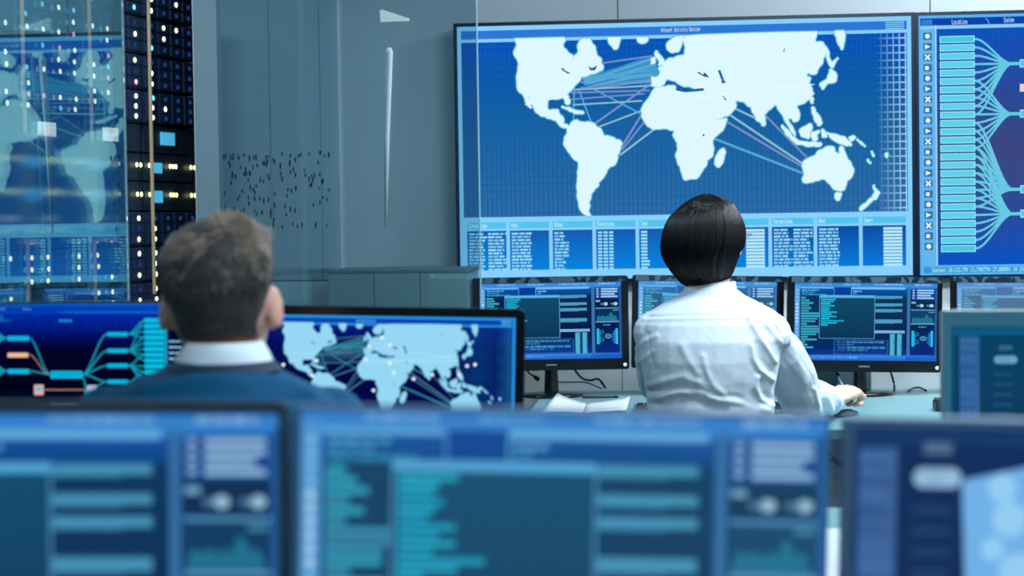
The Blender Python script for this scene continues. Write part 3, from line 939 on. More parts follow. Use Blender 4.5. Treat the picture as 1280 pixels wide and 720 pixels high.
# ------------------------------------------------------------------ desks
def desk(label, x0, x1, y0, y1, z, th=.028, panel=None, front=None, legs=None):
    root = empty('desk', ((x0 + x1) / 2, (y0 + y1) / 2, 0), label, 'desk')
    obj('worktop', newbox((x0, y0, z - th), (x1, y1, z), bev=.003), M_DESK, root)
    obj('edge_band', newbox((x0 + .002, y0 - .002, z - th + .002), (x1 - .002, y0 + .002, z - .004)), M_DESKEDGE, root)
    for a in (legs or (x0 + .04, x1 - .08)):
        for b in (y0 + .06, y1 - .1):
            obj('leg', newbox((a, b, 0.0), (a + .04, b + .04, z - th)), M_MATTE, root)
    if panel: obj('modesty_panel', newbox((x0 + .08, panel, .12), (x1 - .08, panel + .018, z - .065)), M_DESKPANEL, root)
    return root
desk('long pale teal desk against the back wall under the wall screens', -.42, 2.6, 4.70, YW - .032, ZD, panel=5.05)
xm = onY(1150, 600, 3.2).x
md = desk('middle desk where the seated man works, mostly hidden behind the nearest monitors', -1.55, 1.9, 2.98, 3.475, ZM)
obj('return_top', newbox((.25, 2.36, ZM - .028), (1.9, 2.9775, ZM), bev=.003), M_DESK, md)
desk('nearest desk carrying the out-of-focus front row of monitors', -1.0, 1.5, 1.55, 2.12, ZF)

# ------------------------------------------------------------------ things on the back desk
def lay(px, py): return onZ(px, py, ZD)
root = empty('leaflet', lay(735, 508), 'open white paper leaflet with curled pages lying on the back desk', 'paper')
def page(name, px0, px1, f):
    bm = bmesh.new()
    n = 8
    g = []
    for j in range(6):
        row = []
        for i in range(n + 1):
            t = i / n; s = j / 5
            p = lay(px0[0] + (px1[0] - px0[0]) * t + s * (px0[1] - px0[0] + (px1[1] - px1[0] - px0[1] + px0[0]) * t), 517 - 12.5 * s)
            row.append(p + UP * (f(t, s) + .0015))
        g.append(row)
    top = [[bm.verts.new(p) for p in r] for r in g]
    bot = [[bm.verts.new(p - UP * .0008) for p in r] for r in g]
    for j in range(5):
        for i in range(n):
            bm.faces.new((top[j][i], top[j][i + 1], top[j + 1][i + 1], top[j + 1][i]))
            bm.faces.new((bot[j][i], bot[j + 1][i], bot[j + 1][i + 1], bot[j][i + 1]))
    def side(a, b, c, dd): bm.faces.new((a, b, dd, c))
    for i in range(n):
        side(top[0][i], bot[0][i], top[0][i + 1], bot[0][i + 1]); side(top[5][i], top[5][i + 1], bot[5][i], bot[5][i + 1])
    for j in range(5):
        side(top[j][0], top[j + 1][0], bot[j][0], bot[j + 1][0]); side(top[j][n], bot[j][n], top[j + 1][n], bot[j + 1][n])
    obj(name, bm, M_PAPER, root, smooth=True)
page('left_page', (676, 697), (728, 733), lambda t, s: .030 * (1 - t) ** 2 * s + .004 * math.sin(t * 3.1))
page('right_page', (728, 733), (783, 788), lambda t, s: .020 * t * t * (.4 + .6 * s) + .003 * math.sin(t * 3.1))
bm = bmesh.new()
a, b = lay(728, 500), lay(769, 499.5)
tube(bm, [a + UP * .008, a.lerp(b, .3) + UP * .008, b + UP * .008], [.0035, .004, .0035], 10)
po = obj('pen', bm, M_CABLE, smooth=True, label='dark pen lying behind the open leaflet', cat='pen')
bm = bmesh.new(); tube(bm, [b + UP * .008, b.lerp(a, -.1) + UP * .008], [.0045, .003], 10); obj('pen_cap', bm, M_BLACK, po, smooth=True)

def cable(label, pts, r=.0028, plug=None, m=M_CABLE):
    bm = bmesh.new()
    tube(bm, smoothpath(pts, 6), r, 8)
    o = obj('cable', bm, m, smooth=True, label=label, cat='cable')
    if plug:
        a, b = plug
        bm = bmesh.new()
        tube(bm, [a, a.lerp(b, .3), b], [r * 1.2, r * 2.4, r * 2.2], 8)
        obj('plug', bm, M_BLACK, o, smooth=True)
    return o
cable('thick black cable curling from behind the leftmost back-desk monitor', [W(716, 455, 5.70), W(719, 463, 5.71), W(728, 473, 5.71), W(738, 475.5, 5.72), W(748, 474, 5.72), W(757, 485, 5.70)], .0035)
cable('thin dark cable running low along the wall behind the round monitor foot', [W(692, 477.5, 5.74), W(712, 478, 5.74), W(732, 478, 5.73), W(752, 486, 5.68)], .002)
cable('short black cable with plug hanging beside the leftmost monitor stand', [W(657, 459, 5.68), W(661, 466, 5.68), W(667, 470, 5.68)], .003, (W(667, 470, 5.68), W(674, 475, 5.68)))
cable('black cable dropping from the monitor beside the woman\'s hand', [W(1112, 462, 5.66), W(1115, 470, 5.66), W(1118, 483, 5.66), W(1117.5, 493, 5.62), W(1124, 493.5, 5.62)], .0035)
cable('small dark cable loop lying near the dim monitor', [lay(1135, 490) + UP * .003, lay(1142, 487.5) + UP * .006, lay(1150, 487) + UP * .006, lay(1158, 489.5) + UP * .003], .003)
cable('thin white cable with black plug rising behind the woman\'s hand', [W(1056, 487, 5.5), W(1052, 479, 5.52), W(1048, 471, 5.54), W(1046, 466, 5.55)], .0028, (W(1048.5, 471.5, 5.54), W(1044.5, 463, 5.56)), M_WHITE)
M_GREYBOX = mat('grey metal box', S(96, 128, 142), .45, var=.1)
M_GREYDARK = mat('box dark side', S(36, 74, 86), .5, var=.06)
b0, b1 = lay(1008, 490.5), lay(1079, 490.5)
root = empty('desk_box', ((b0.x + b1.x) / 2, 5.755, ZD), 'low grey box against the wall, behind the monitor beside the woman\'s hand', 'box')
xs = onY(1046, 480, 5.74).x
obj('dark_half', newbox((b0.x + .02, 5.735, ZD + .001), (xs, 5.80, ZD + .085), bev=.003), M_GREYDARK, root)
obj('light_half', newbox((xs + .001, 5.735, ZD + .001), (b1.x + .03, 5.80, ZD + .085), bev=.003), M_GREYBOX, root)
q = lay(1176, 515)
root = empty('desk_phone', (q.x, q.y + .04, ZD), 'small black box on the back desk beside the dim monitor', 'box')
obj('body', newbox((q.x - .012, q.y, ZD + .001), (q.x + .07, q.y + .08, ZD + .028), bev=.006), M_MATTE, root)
obj('lid', newbox((q.x - .009, q.y + .004, ZD + .0285), (q.x + .067, q.y + .076, ZD + .033), bev=.002), M_BLACK, root)
# keyboard
M_KEYB = mat('keyboard grey', S(58, 84, 96), .5)
k1, k0 = lay(992, 508), lay(992, 517)
root = empty('keyboard', (k0.x - .22, (k0.y + k1.y) / 2, ZD), 'dark keyboard half hidden between the woman\'s body and arm', 'keyboard')
obj('base', newbox((k0.x - .44, k0.y - .02, ZD + .001), (k0.x, k1.y - .03, ZD + .012), bev=.003), M_KEYB, root)
bm = bmesh.new()
for j in range(5):
    for i in range(20):
        xx = k0.x - .43 + i * .0212; yv = k0.y - .012 + j * (k1.y - k0.y - .022) / 5
        box(bm, (xx, yv, ZD + .0125), (xx + .0175, yv + .021, ZD + .018))
obj('key_pattern', bm, M_MATTE, root, kind='stuff')
# under the desk
for lb, pts in (('black cable hanging under the back desk between the front monitors', [W(1030, 556, 4.84), W(1038, 568, 4.84), W(1046, 578, 4.84), W(1062, 588, 4.82), W(1090, 592, 4.8)]),
                ('second black cable crossing under the back desk', [W(1026, 570, 4.82), W(1040, 576, 4.82), W(1060, 578, 4.82), W(1080, 566, 4.8), W(1100, 558, 4.8)])):
    cable(lb, pts, .005)
pz = ZM + .001
p0, p1 = onZ(1000, 664, ZM), onZ(1120, 664, ZM)
M_SHEET = mat('white sheet', S(214, 220, 236), .6, var=.02)
obj('paper_sheet', newbox((p0.x - .05, p0.y - .62, pz), (p1.x + .05, p0.y, pz + .004)), M_SHEET, label='white paper stack on the middle desk, seen between two front monitors', cat='paper')
# ------------------------------------------------------------------ people
M_SKINW = mat('fair skin', S(218, 176, 158), .5, var=.05, scale=40, sss=.25)
M_SKINM = mat('ruddy skin', S(212, 158, 140), .5, var=.08, scale=30, sss=.3)
M_SHIRT = mat('white shirt cloth', S(206, 219, 232), .75, var=.015, scale=30, sheen=.2, bump=.10, bscale=90)
M_JACKET = mat('navy teal jacket cloth', S(0, 74, 112), .85, spec=.2, var=.08, scale=20, bump=.15, bscale=140)
M_TROUSER = mat('dark trousers', S(24, 34, 50), .8)
M_SHOE = mat('black shoe', S(14, 14, 16), .4)
M_HAIRW = mat('black hair', S(10, 9, 14), .42, spec=.30, var=.2, scale=50, island=.8)
M_HAIRWU = mat('black under hair', S(6, 6, 10), .8, spec=.1, var=.2)
M_HAIRM = mat('brown hair', S(84, 76, 74), .42, spec=.55, var=.2, scale=60, island=.55)
M_HAIRMU = mat('short brown hair', S(50, 46, 46), .7, var=.3, scale=90, bump=.5, bscale=260)
M_EYE = mat('eye white', S(235, 235, 235), .2, var=.01)
M_IRIS = mat('iris', S(50, 34, 24), .2)
M_LIP = mat('lips', S(190, 110, 105), .45)
M_SPEC = mat('spectacle frame', S(16, 20, 30), .2, spec=.7)
M_LENS = glass_mat('spectacle lens', (.95, .97, 1, 1), 1.4)

def rings_px(rows):
    """rows: centre px, centre py, half width px, distance, depth radius -> elliptical loops"""
    return [ell(W(cx, cy, d), RV * (hw * d / F), FV * ry, 28) for cx, cy, hw, d, ry in rows]
def head_shapes(bm, c, yaw, s=1.0, ears=True, chin=1.0):
    hf = (Matrix.Rotation(-yaw, 3, 'Z') @ FV); hr = (Matrix.Rotation(-yaw, 3, 'Z') @ RV)
    rows = [(.113, .022, .026, -.006), (.10, .048, .060, -.006), (.075, .064, .083, -.002), (.04, .072, .094, 0), (0, .0725, .095, 0), (-.03, .069, .088, .006), (-.06, .060, .070, .022), (-.09, .047 * chin, .050, .040), (-.113, .028, .028, .052)]
    loft(bm, [ell(c + UP * (z * s) + hf * (oy * s), hr * (rx * s), hf * (ry * s), 28) for z, rx, ry, oy in rows])
    rot = Matrix((hr, hf, UP)).transposed()
    P = lambda x, y, z: c + (hr * x + hf * y + UP * z) * s
    tube(bm, [P(0, .088, .012), P(0, .104, -.014), P(0, .112, -.030)], [.007 * s, .010 * s, .013 * s], 10)     # nose
    ball(bm, P(-.011, .098, -.032), .008 * s); ball(bm, P(.011, .098, -.032), .008 * s)
    for x in (-.03, .03): ball(bm, P(x, .084, .016), .020 * s, .008 * s, .006 * s, 12, rot)                     # brow
    for x in (-.036, .036): ball(bm, P(x, .066, -.026), .022 * s, .018 * s, .018 * s, 12, rot)                  # cheek
    ball(bm, P(0, .082, -.096), .018 * s, .014 * s, .014 * s, 12, rot)
    if ears:
        for q in (-1, 1):
            r2 = rot @ Matrix.Rotation(q * R(-28), 3, 'Z') @ Matrix.Rotation(q * R(-8), 3, 'Y')
            ball(bm, P(q * .0815, -.006, -.006), .0062 * s, .019 * s, .033 * s, 16, r2)
            ball(bm, P(q * .076, .002, -.030), .0055 * s, .010 * s, .012 * s, 12, r2)
            ball(bm, P(q * .074, .004, -.008), .010 * s, .012 * s, .022 * s, 12, r2)
    return P, rot
def face_parts(root, P, rot, s=1.0):
    for x in (-.031, .031):
        bm = bmesh.new(); ball(bm, P(x, .079, 0), .0125 * s, .012 * s, .0105 * s, 14, rot)
        e = obj('eye', bm, M_EYE, root, smooth=True)
        bm = bmesh.new(); ball(bm, P(x, .0885, 0), .0055 * s, .003 * s, .0055 * s, 12, rot); obj('iris', bm, M_IRIS, e, smooth=True)
    bm = bmesh.new(); ball(bm, P(0, .094, -.056), .023 * s, .006 * s, .0045 * s, 14, rot); ball(bm, P(0, .093, -.063), .018 * s, .006 * s, .005 * s, 14, rot)
    obj('lips', bm, M_LIP, root, smooth=True)
def hand(bm, wrist, fdir, up, spread, s=1.0, curl=.7, right=True):
    """palm and five fingers, knuckles bent over what lies under the hand"""
    f = fdir.normalized(); side = f.cross(up).normalized()          # side: towards the little finger for a right hand, palm down
    if not right: side = -side
    u = side.cross(f).normalized() if right else f.cross(side).normalized()
    if u.dot(up) < 0: u = -u
    pc = wrist + f * .045 * s
    tube(bm, [wrist - f * .02 * s, wrist + f * .02 * s, wrist + f * .055 * s, wrist + f * .085 * s], [.026 * s, .033 * s, .041 * s, .039 * s], 14, flat=.42, upv=u)
    L = (.072, .080, .075, .060)
    for i in range(4):
        o = (-.030 + .020 * i) * s
        b = wrist + f * (.082 - (.008 if i in (0, 3) else 0)) * s + side * o + u * .002 * s
        d1 = (f * math.cos(curl * .5) - u * math.sin(curl * .5) + side * spread * (i - 1.5)).normalized()
        d2 = (f * math.cos(curl * 1.6) - u * math.sin(curl * 1.6)).normalized()
        d3 = (f * math.cos(curl * 2.5) - u * math.sin(curl * 2.5)).normalized()
        k1 = b + d1 * L[i] * .50 * s; k2 = k1 + d2 * L[i] * .30 * s; k3 = k2 + d3 * L[i] * .26 * s
        tube(bm, [b - f * .03 * s, b, b.lerp(k1, .5), k1, k2, k3], [.009 * s, .0112 * s, .0098 * s, .0102 * s, .0088 * s, .0068 * s], 10)
        ball(bm, b + u * .003 * s, .0098 * s)
    b = wrist + f * .022 * s - side * .030 * s - u * .004 * s
    k1 = b + (f * .75 - side * .62 - u * .25).normalized() * .038 * s
    k2 = k1 + (f * .95 - side * .15 - u * .3).normalized() * .030 * s
    k3 = k2 + (f * .95 + side * .15 - u * .35).normalized() * .022 * s
    tube(bm, [b - f * .01 * s, b, k1, k2, k3], [.014 * s, .0135 * s, .0115 * s, .0105 * s, .007 * s], 10)
def legs(bm, hipL, hipR, grow=1.0, zs=.50):
    for h, q in ((hipL, -1), (hipR, 1)):
        k = h + FV * .40 + RV * q * .02; k.z = zs + .02
        a = k + FV * .03; a.z = .09
        tube(bm, [h - FV * .06, h + FV * .08, h.lerp(k, .6), k, k.lerp(a, .12) + FV * .02, k.lerp(a, .45) - FV * .01, a], [.085 * grow, .085 * grow, .070 * grow, .060 * grow, .058 * grow, .052 * grow, .040 * grow], 14, upv=RV)
def shoes(root, hipL, hipR):
    for h, q in ((hipL, -1), (hipR, 1)):
        a = h + FV * .43 + RV * q * .02; a.z = 0
        bm = bmesh.new()
        loft(bm, [ell(a + FV * y + UP * (hh / 2 + .001), RV * w_, UP * hh / 2, 12) for y, w_, hh in ((-.075, .02, .05), (-.06, .034, .09), (0, .038, .10), (.08, .044, .07), (.15, .040, .045), (.18, .02, .03))])
        obj('shoe', bm, M_SHOE, root, smooth=True)
def wrinkle(me, folds, wild, mask=None):
    """push cloth out along its normals in ridges that follow the given strokes, and in loose random rumples"""
    me.update()
    ns = [v.normal.copy() for v in me.vertices]
    segs = []
    for amp, wd, pts in folds:
        for a, b in zip(pts, pts[1:]): segs.append((amp, wd, a, b))
    for v, n in zip(me.vertices, ns):
        p = v.co
        h = 0.0
        if n.dot(p - CAM) < 0.1:
            x, y = toPx(p)
            best = {}
            for amp, wd, (ax, ay), (bx, by) in segs:
                if not (min(ax, bx) - 3 * wd < x < max(ax, bx) + 3 * wd and min(ay, by) - 3 * wd < y < max(ay, by) + 3 * wd): continue
                dx, dy = bx - ax, by - ay
                t = max(0, min(1, ((x - ax) * dx + (y - ay) * dy) / (dx * dx + dy * dy)))
                d = math.hypot(x - ax - dx * t, y - ay - dy * t)
                g = amp * math.exp(-(d / wd) ** 2)
                k = (amp, wd)
                if abs(g) > abs(best.get(k, 0)): best[k] = g
            h += sum(best.values())
        h += wild(p)
        v.co = p + n * h

# ---- the woman in the white shirt
DW = 4.5
hipL, hipR = W(842, 655, 4.54), W(936, 655, 4.54)
hipL.z = hipR.z = .555
seat = W(889, 690, DW + .04); seat.z = 0
woman = empty('person', seat, 'person in white shirt with black bobbed hair and glasses, seated at the back desk', 'person')
torso = [(888, 360, 27, 4.51, .052), (888, 370, 40, 4.505, .064), (888, 379, 60, 4.50, .080), (889, 390, 80, 4.50, .096), (889, 404, 89, 4.495, .108), (889, 425, 90, 4.49, .115), (888, 450, 87, 4.49, .116), (888, 475, 82, 4.495, .113), (888, 500, 78, 4.505, .112), (889, 530, 78, 4.515, .115), (889, 570, 84, 4.53, .125), (889, 620, 91, 4.545, .135), (889, 655, 90, 4.55, .135), (889, 680, 80, 4.55, .12)]
shR, elR, wrR = W(960, 417, 4.5), W(1000, 496, 4.68), W(1037, 502, 4.90)
shL, elL, wrL = W(819, 416, 4.5), W(822, 478, 4.62), W(866, 500, 4.93)
wrR.z = ZD + .048
wrL.z = ZD + .080
hdir = (RV * .70 + FV * .68 + UP * .20).normalized()
bm = bmesh.new()
loft(bm, rings_px([(a, b, c * .9, d, e * .9) for a, b, c, d, e in torso]))
tube(bm, [W(888, 380, 4.505), W(887, 360, 4.51), W(886, 335, 4.52)], [.058, .050, .050], 16)
hcw = W(886, 302.5, 4.515)
PW, rotW = head_shapes(bm, hcw, R(28), .935, chin=.92)
for a, e, w_ in ((shR, elR, wrR), (shL, elL, wrL)):
    tube(bm, [a - UP * .0, a.lerp(e, .5), e, e.lerp(w_, .4), w_], [.044, .040, .034, .034, .024], 14)
hand(bm, wrR + hdir * .012, hdir, (UP * .9 - RV * .25 - FV * .40).normalized(), .03, 1.02, curl=1.32)
hand(bm, wrL + (FV + RV * .2).normalized() * .012, FV + RV * .2 + UP * .12, UP, .05, .86, curl=.5, right=False)
legs(bm, hipL, hipR)
me = fuse(bm, .0040, 2)
obj_me('body', me, M_SKINW, woman, smooth=True)
face_parts(woman, PW, rotW, .935)
# shirt
bm = bmesh.new()
tr = [(a, b, c + (1 if i > 1 else 3), d, e + .006) for i, (a, b, c, d, e) in enumerate(torso[:12])]
loft(bm, rings_px(tr))
ball(bm, shR, .057, .058, .056); ball(bm, shL, .054, .058, .056)
tube(bm, [shR + UP * .004 - RV * .02, shR.lerp(elR, .3) + RV * .004, shR.lerp(elR, .62) + RV * .006, elR, elR.lerp(wrR, .3), elR.lerp(wrR, .65), elR.lerp(wrR, .92)], [.054, .058, .059, .056, .052, .047, .038], 20)
tube(bm, [shL + UP * .004 + RV * .01, shL.lerp(elL, .5), elL, elL.lerp(wrL, .4), elL.lerp(wrL, .92)], [.053, .053, .050, .044, .032], 20)
me = fuse(bm, .0032, 4)
FW = [(-.0022, 1.6, [(806, 396), (850, 394.5), (900, 394), (948, 393)]), (.0022, 2.5, [(806, 400), (850, 398), (900, 397.5), (948, 397)]),
      (.0032, 5, [(815, 482), (838, 474), (855, 471), (872, 478)]), (-.0045, 5, [(812, 489), (835, 485), (860, 487), (880, 495)]),
      (.0030, 5, [(852, 432), (862, 452), (872, 466)]), (.0034, 4, [(879, 446), (883, 464), (892, 482), (905, 494)]),
      (-.0050, 6, [(820, 505), (845, 497), (868, 500), (890, 510), (905, 513)]), (.0048, 5, [(826, 498), (850, 490), (872, 490), (900, 500), (930, 503), (960, 513)]),
      (-.0035, 4, [(868, 484), (890, 494), (920, 497), (945, 508)]),
      (.0062, 3.6, [(939, 432), (941, 447), (949, 462), (965, 474)]), (-.0050, 5, [(946, 430), (951, 448), (963, 464)]),
      (.0055, 3.2, [(936, 398), (945, 414), (957, 434), (969, 452)]), (.0040, 3, [(952, 398), (965, 414), (977, 430)]), (.0030, 2.6, [(962, 396), (975, 412), (980, 428)]),
      (.0062, 4, [(946, 472), (944, 484), (950, 498), (964, 506)]), (-.0055, 5, [(952, 478), (954, 490), (962, 499)]),
      (.0026, 3.5, [(795, 436), (806, 426), (820, 420)]), (.0024, 3, [(800, 452), (815, 440)]), (-.0020, 3, [(810, 418), (812, 440), (818, 462)]),
      (.0034, 6, [(983, 420), (995, 446), (1006, 478)]), (-.0030, 6, [(972, 432), (984, 460), (996, 490)]), (.0028, 5, [(1000, 430), (1016, 458), (1026, 478)]),
      (.0055, 3, [(1019, 487), (1021, 500), (1025, 520)]), (-.0040, 3, [(1026, 486), (1029, 500), (1033, 520)]), (.0055, 3, [(1031, 485), (1036, 500), (1041, 519)]), (.0050, 2.6, [(1042, 488), (1048, 500), (1052, 514)])]
def wildw(p):
    a = max(0.0, min(1.0, (1.02 - p.z) / .25))
    return (.0016 + .0030 * a) * noise.noise(Vector((p.x * 9, p.y * 9, p.z * 22))) + .0016 * a * noise.noise(Vector((p.x * 26 + p.z * 20, p.y * 26, p.z * 40)))
wrinkle(me, FW, wildw)
shirt = obj_me('shirt', me, M_SHIRT, woman, smooth=True)
bm = bmesh.new()
cr = [(887, 367, 35, 4.503, .064), (888, 360, 32.5, 4.508, .060), (889, 352, 30.5, 4.512, .057)]
loft(bm, rings_px(cr) + list(reversed(rings_px([(889, 352, 28.5, 4.512, .053), (888, 366, 30, 4.504, .056)]))), cap=False)
obj('collar', bm, M_SHIRT, shirt, smooth=True)
bm = bmesh.new()
e = (wrR - elR).normalized()
tube(bm, [elR.lerp(wrR, .86), elR.lerp(wrR, .93), elR.lerp(wrR, 1.02)], [.041, .0415, .039], 18); obj('cuff', bm, M_SHIRT, shirt, smooth=True)
bm = bmesh.new(); legs(bm, hipL, hipR, 1.08); loft(bm, rings_px([(a, b, c + 4, d, e_ + .01) for a, b, c, d, e_ in torso[10:]]))
obj_me('trousers', fuse(bm, .008, 3), M_TROUSER, woman, smooth=True)
shoes(woman, hipL, hipR)
# bobbed hair
HW = [(243, 884, 5, .010, 0), (247, 884, 17, .040, 0), (255, 885, 31, .070, 0), (263, 883, 38, .086, 0), (271, 881, 44, .098, 0), (282, 880.5, 49.5, .108, 0), (297, 879, 52, .112, 0), (307, 878, 52, .112, .0), (318, 875.5, 48.5, .108, .004), (330, 876.5, 43.5, .100, .010), (340, 878.5, 38.5, .090, .016), (348, 880, 33, .080, .020), (355, 878, 25, .066, .022), (361, 879, 13, .055, .024)]
def hair_pt(rows, lv, phi, d, k=1.0, brow=5, front=.062):
    lv = max(0, min(len(rows) - 1.001, lv)); i = int(lv); t = lv - i
    r = [a + (b - a) * t for a, b in zip(rows[i], rows[i + 1])]
    c = W(r[1], r[0], d) + FV * r[4]
    ry = r[3]
    fr = max(0.0, -math.sin(phi))                    # phi = -90 degrees looks forward
    p = c + RV * (math.cos(phi) * r[2] * d / F * k) - FV * (math.sin(phi) * ry * k)
    if lv > brow and fr > .25: p = p + FV * (-(fr - .25) * min(1, (lv - brow) * .5) * (ry + .0) * .95)
    return p
def cap_mesh(rows, d, k, brow, n=40):
    bm = bmesh.new()
    loft(bm, [[hair_pt(rows, l, 2 * math.pi * i / n, d, k, brow) for i in range(n)] for l in [x * .5 for x in range(0, 2 * len(rows) - 1)]])
    return bm
def strands(name, paths, m, parent, sides=3):
    vs, fs = [], []
    for pts, rad in paths:
        b = len(vs)
        n = len(pts)
        for i, p in enumerate(pts):
            t = (pts[min(i + 1, n - 1)] - pts[max(i - 1, 0)])
            t = t.normalized() if t.length > 1e-9 else UP
            a = t.orthogonal().normalized(); c = t.cross(a)
            rr = rad * (1 - .8 * (i / (n - 1)) ** 2)
            for s in range(sides):
                g = 2 * math.pi * s / sides
                vs.append(p + a * (rr * math.cos(g)) + c * (rr * math.sin(g)))
        for i in range(n - 1):
            for s in range(sides):
                s2 = (s + 1) % sides
                fs.append((b + i * sides + s, b + i * sides + s2, b + (i + 1) * sides + s2, b + (i + 1) * sides + s))
    me = bpy.data.meshes.new(name)
    me.from_pydata(vs, [], fs)
    return obj_me(name, me, m, parent, smooth=True)
DH = 4.50
hair = obj('hair', cap_mesh(HW, DH, .968, 4.5), M_HAIRWU, woman, smooth=True)
rh = random.Random(21)
def clump_end(phi): return abs(noise.noise(Vector((phi * 14.0, 1.3, 4.0)))) * 4
paths = []
for i in range(3000):
    phi = rh.uniform(-.95, math.pi + .95)
    if phi < -.35 or phi > math.pi + .35: end = rh.uniform(5.0, 6.2)
    else: end = rh.choice((12.98, 12.98, 12.9, 12.7, 12.4, 11.8, 11, 9.5)) - rh.random() * .3 * (1 + clump_end(phi))
    k0 = rh.uniform(.955, 1.008); ph = rh.uniform(0, 6.28); am = rh.uniform(.0, .035)
    st = rh.choice((0, 0, 0, .6, 1.5, 3))
    n = 15
    clump = noise.noise(Vector((phi * 5.0, 3.1, 0)))
    clump2 = noise.noise(Vector((phi * 11.0, 7.7, 0)))
    pts = []
    for j in range(n):
        t = j / (n - 1)
        lv = st + (end - st) * t
        pts.append(hair_pt(HW, lv, phi + am * math.sin(ph + t * 4) + clump * .10 * t, DH, k0 * (1 + .035 * clump2 * t), 6))
    paths.append((pts, rh.uniform(.0010, .0019)))
strands('hair_strands', paths, M_HAIRW, hair)
# glasses
gl_root = None
bm = bmesh.new()
for x in (-.033, .033):
    pts = [PW(x + .026 * math.cos(a * math.pi / 8), .105, .008 + .020 * math.sin(a * math.pi / 8)) for a in range(17)]
    tube(bm, pts, .0034, 8, cap=False)
tube(bm, [PW(-.008, .107, .010), PW(0, .110, .013), PW(.008, .107, .010)], .0018, 8)
gl_root = obj('glasses', bm, M_SPEC, woman, smooth=True)
for q in (-1, 1):
    bm = bmesh.new(); tube(bm, [PW(q * .060, .105, .016), PW(q * .084, .088, .018), PW(q * .092, .03, .014), PW(q * .086, -.005, .006)], [.0034, .0032, .0026, .002], 8)
    obj('temple_arm', bm, M_SILVER, gl_root, smooth=True, label='silver temple arm')
for x in (-.033, .033):
    bm = bmesh.new(); ball(bm, PW(x, .105, .008), .025, .0008, .019, 16, rotW); obj('lens', bm, M_LENS, gl_root, smooth=True)
# computer mouse under her hand
mp = wrR + hdir * .075; mp.z = ZD; hflat = Vector((hdir.x, hdir.y, 0)).normalized()
bm = bmesh.new()
loft(bm, [ell(mp + hflat * y + UP * (.001 + hh / 2), hflat.cross(UP) * w_, UP * hh / 2, 16) for y, w_, hh in ((-.040, .008, .006), (-.034, .017, .013), (-.014, .022, .018), (.01, .021, .018), (.03, .019, .014), (.038, .010, .008))])
mo = obj('computer_mouse', bm, M_MATTE, smooth=True, label='dark computer mouse under the woman\'s right hand', cat='mouse')
bm = bmesh.new(); ball(bm, mp + hflat * .022 + UP * .0155, .003, .006, .003, 12); obj('wheel', bm, M_BLACK, mo, smooth=True)

# ---- the man in the navy jacket
DMAN = 2.72
hipL, hipR = W(222, 900, 2.75), W(322, 900, 2.75)
hipL.z = hipR.z = .555
seat2 = W(273, 900, 2.75); seat2.z = 0
man = empty('person', seat2, 'person in navy jacket and white collar with short brown hair, seated at middle desk', 'person')
tm = [(277, 447, 58, 2.72, .070), (274, 456, 64, 2.72, .076), (271, 462, 76, 2.72, .084), (268, 469, 92, 2.72, .094), (267, 478, 112, 2.715, .104), (268, 489, 140, 2.71, .112), (271, 502, 158, 2.71, .118), (274, 525, 168, 2.705, .124), (274, 570, 170, 2.70, .130), (274, 630, 160, 2.70, .130), (274, 700, 150, 2.71, .130), (274, 780, 150, 2.73, .135), (274, 850, 158, 2.75, .145), (274, 900, 160, 2.76, .15), (274, 930, 140, 2.76, .13)]
shR, elR, wrR = W(412, 530, 2.72), W(450, 640, 2.84), W(380, 640, 3.05)
shL, elL, wrL = W(136, 530, 2.72), W(100, 640, 2.84), W(190, 640, 3.05)
for v in (wrR, wrL): v.z = ZM + .055
bm = bmesh.new()
loft(bm, rings_px([(a, b, c * .9, d, e_ * .9) for a, b, c, d, e_ in tm]))
tube(bm, [W(275, 475, 2.72), W(274, 445, 2.725), W(274, 415, 2.735), W(274, 385, 2.75)], [.064, .058, .056, .058], 20)
hcm = W(275.5, 379, 2.765)
PM, rotM = head_shapes(bm, hcm, R(3), 1.03)
for a, e_, w_ in ((shR, elR, wrR), (shL, elL, wrL)):
    tube(bm, [a, a.lerp(e_, .5), e_, e_.lerp(w_, .4), w_], [.054, .049, .042, .040, .028], 14)
hand(bm, wrR + FV * .012, FV - RV * .25, UP, .05, .98, curl=.5)
hand(bm, wrL + FV * .012, FV + RV * .25, UP, .05, .98, curl=.5, right=False)
legs(bm, hipL, hipR, 1.1)
obj_me('body', fuse(bm, .0042, 3), M_SKINM, man, smooth=True)
face_parts(man, PM, rotM, 1.03)
bm = bmesh.new()
loft(bm, rings_px([(a, b, c + 1.5, d, e_ + .006) for a, b, c, d, e_ in tm[:13]]))
ball(bm, shR, .058, .06, .058); ball(bm, shL, .058, .06, .058)
for a, e_, w_, q in ((shR, elR, wrR, 1), (shL, elL, wrL, -1)):
    tube(bm, [a, a.lerp(e_, .5), e_, e_.lerp(w_, .4), e_.lerp(w_, .9)], [.062, .060, .054, .050, .038], 18)
me = fuse(bm, .005, 5)
FM = [(-.004, 6, [(215, 464), (260, 459), (300, 459), (340, 463)]), (.004, 7, [(180, 488), (240, 474), (330, 476), (390, 490)]), (-.003, 7, [(150, 498), (230, 490), (300, 494), (380, 500)]), (.003, 6, [(330, 470), (370, 484), (410, 500)])]
wrinkle(me, FM, lambda p: .004 * noise.noise(Vector((p.x * 7, p.y * 7, p.z * 16))))
jacket = obj_me('jacket', me, M_JACKET, man, smooth=True)
bm = bmesh.new()
ca = rings_px([(279, 458, 65, 2.715, .076), (280, 442, 57, 2.718, .070), (281, 426, 47, 2.722, .064)])
cb = rings_px([(281, 427, 44.5, 2.722, .060), (279, 450, 56, 2.716, .066)])
loft(bm, ca + cb, cap=False)
obj('collar', bm, M_SHIRT, man, smooth=True, label='white shirt collar')
bm = bmesh.new()
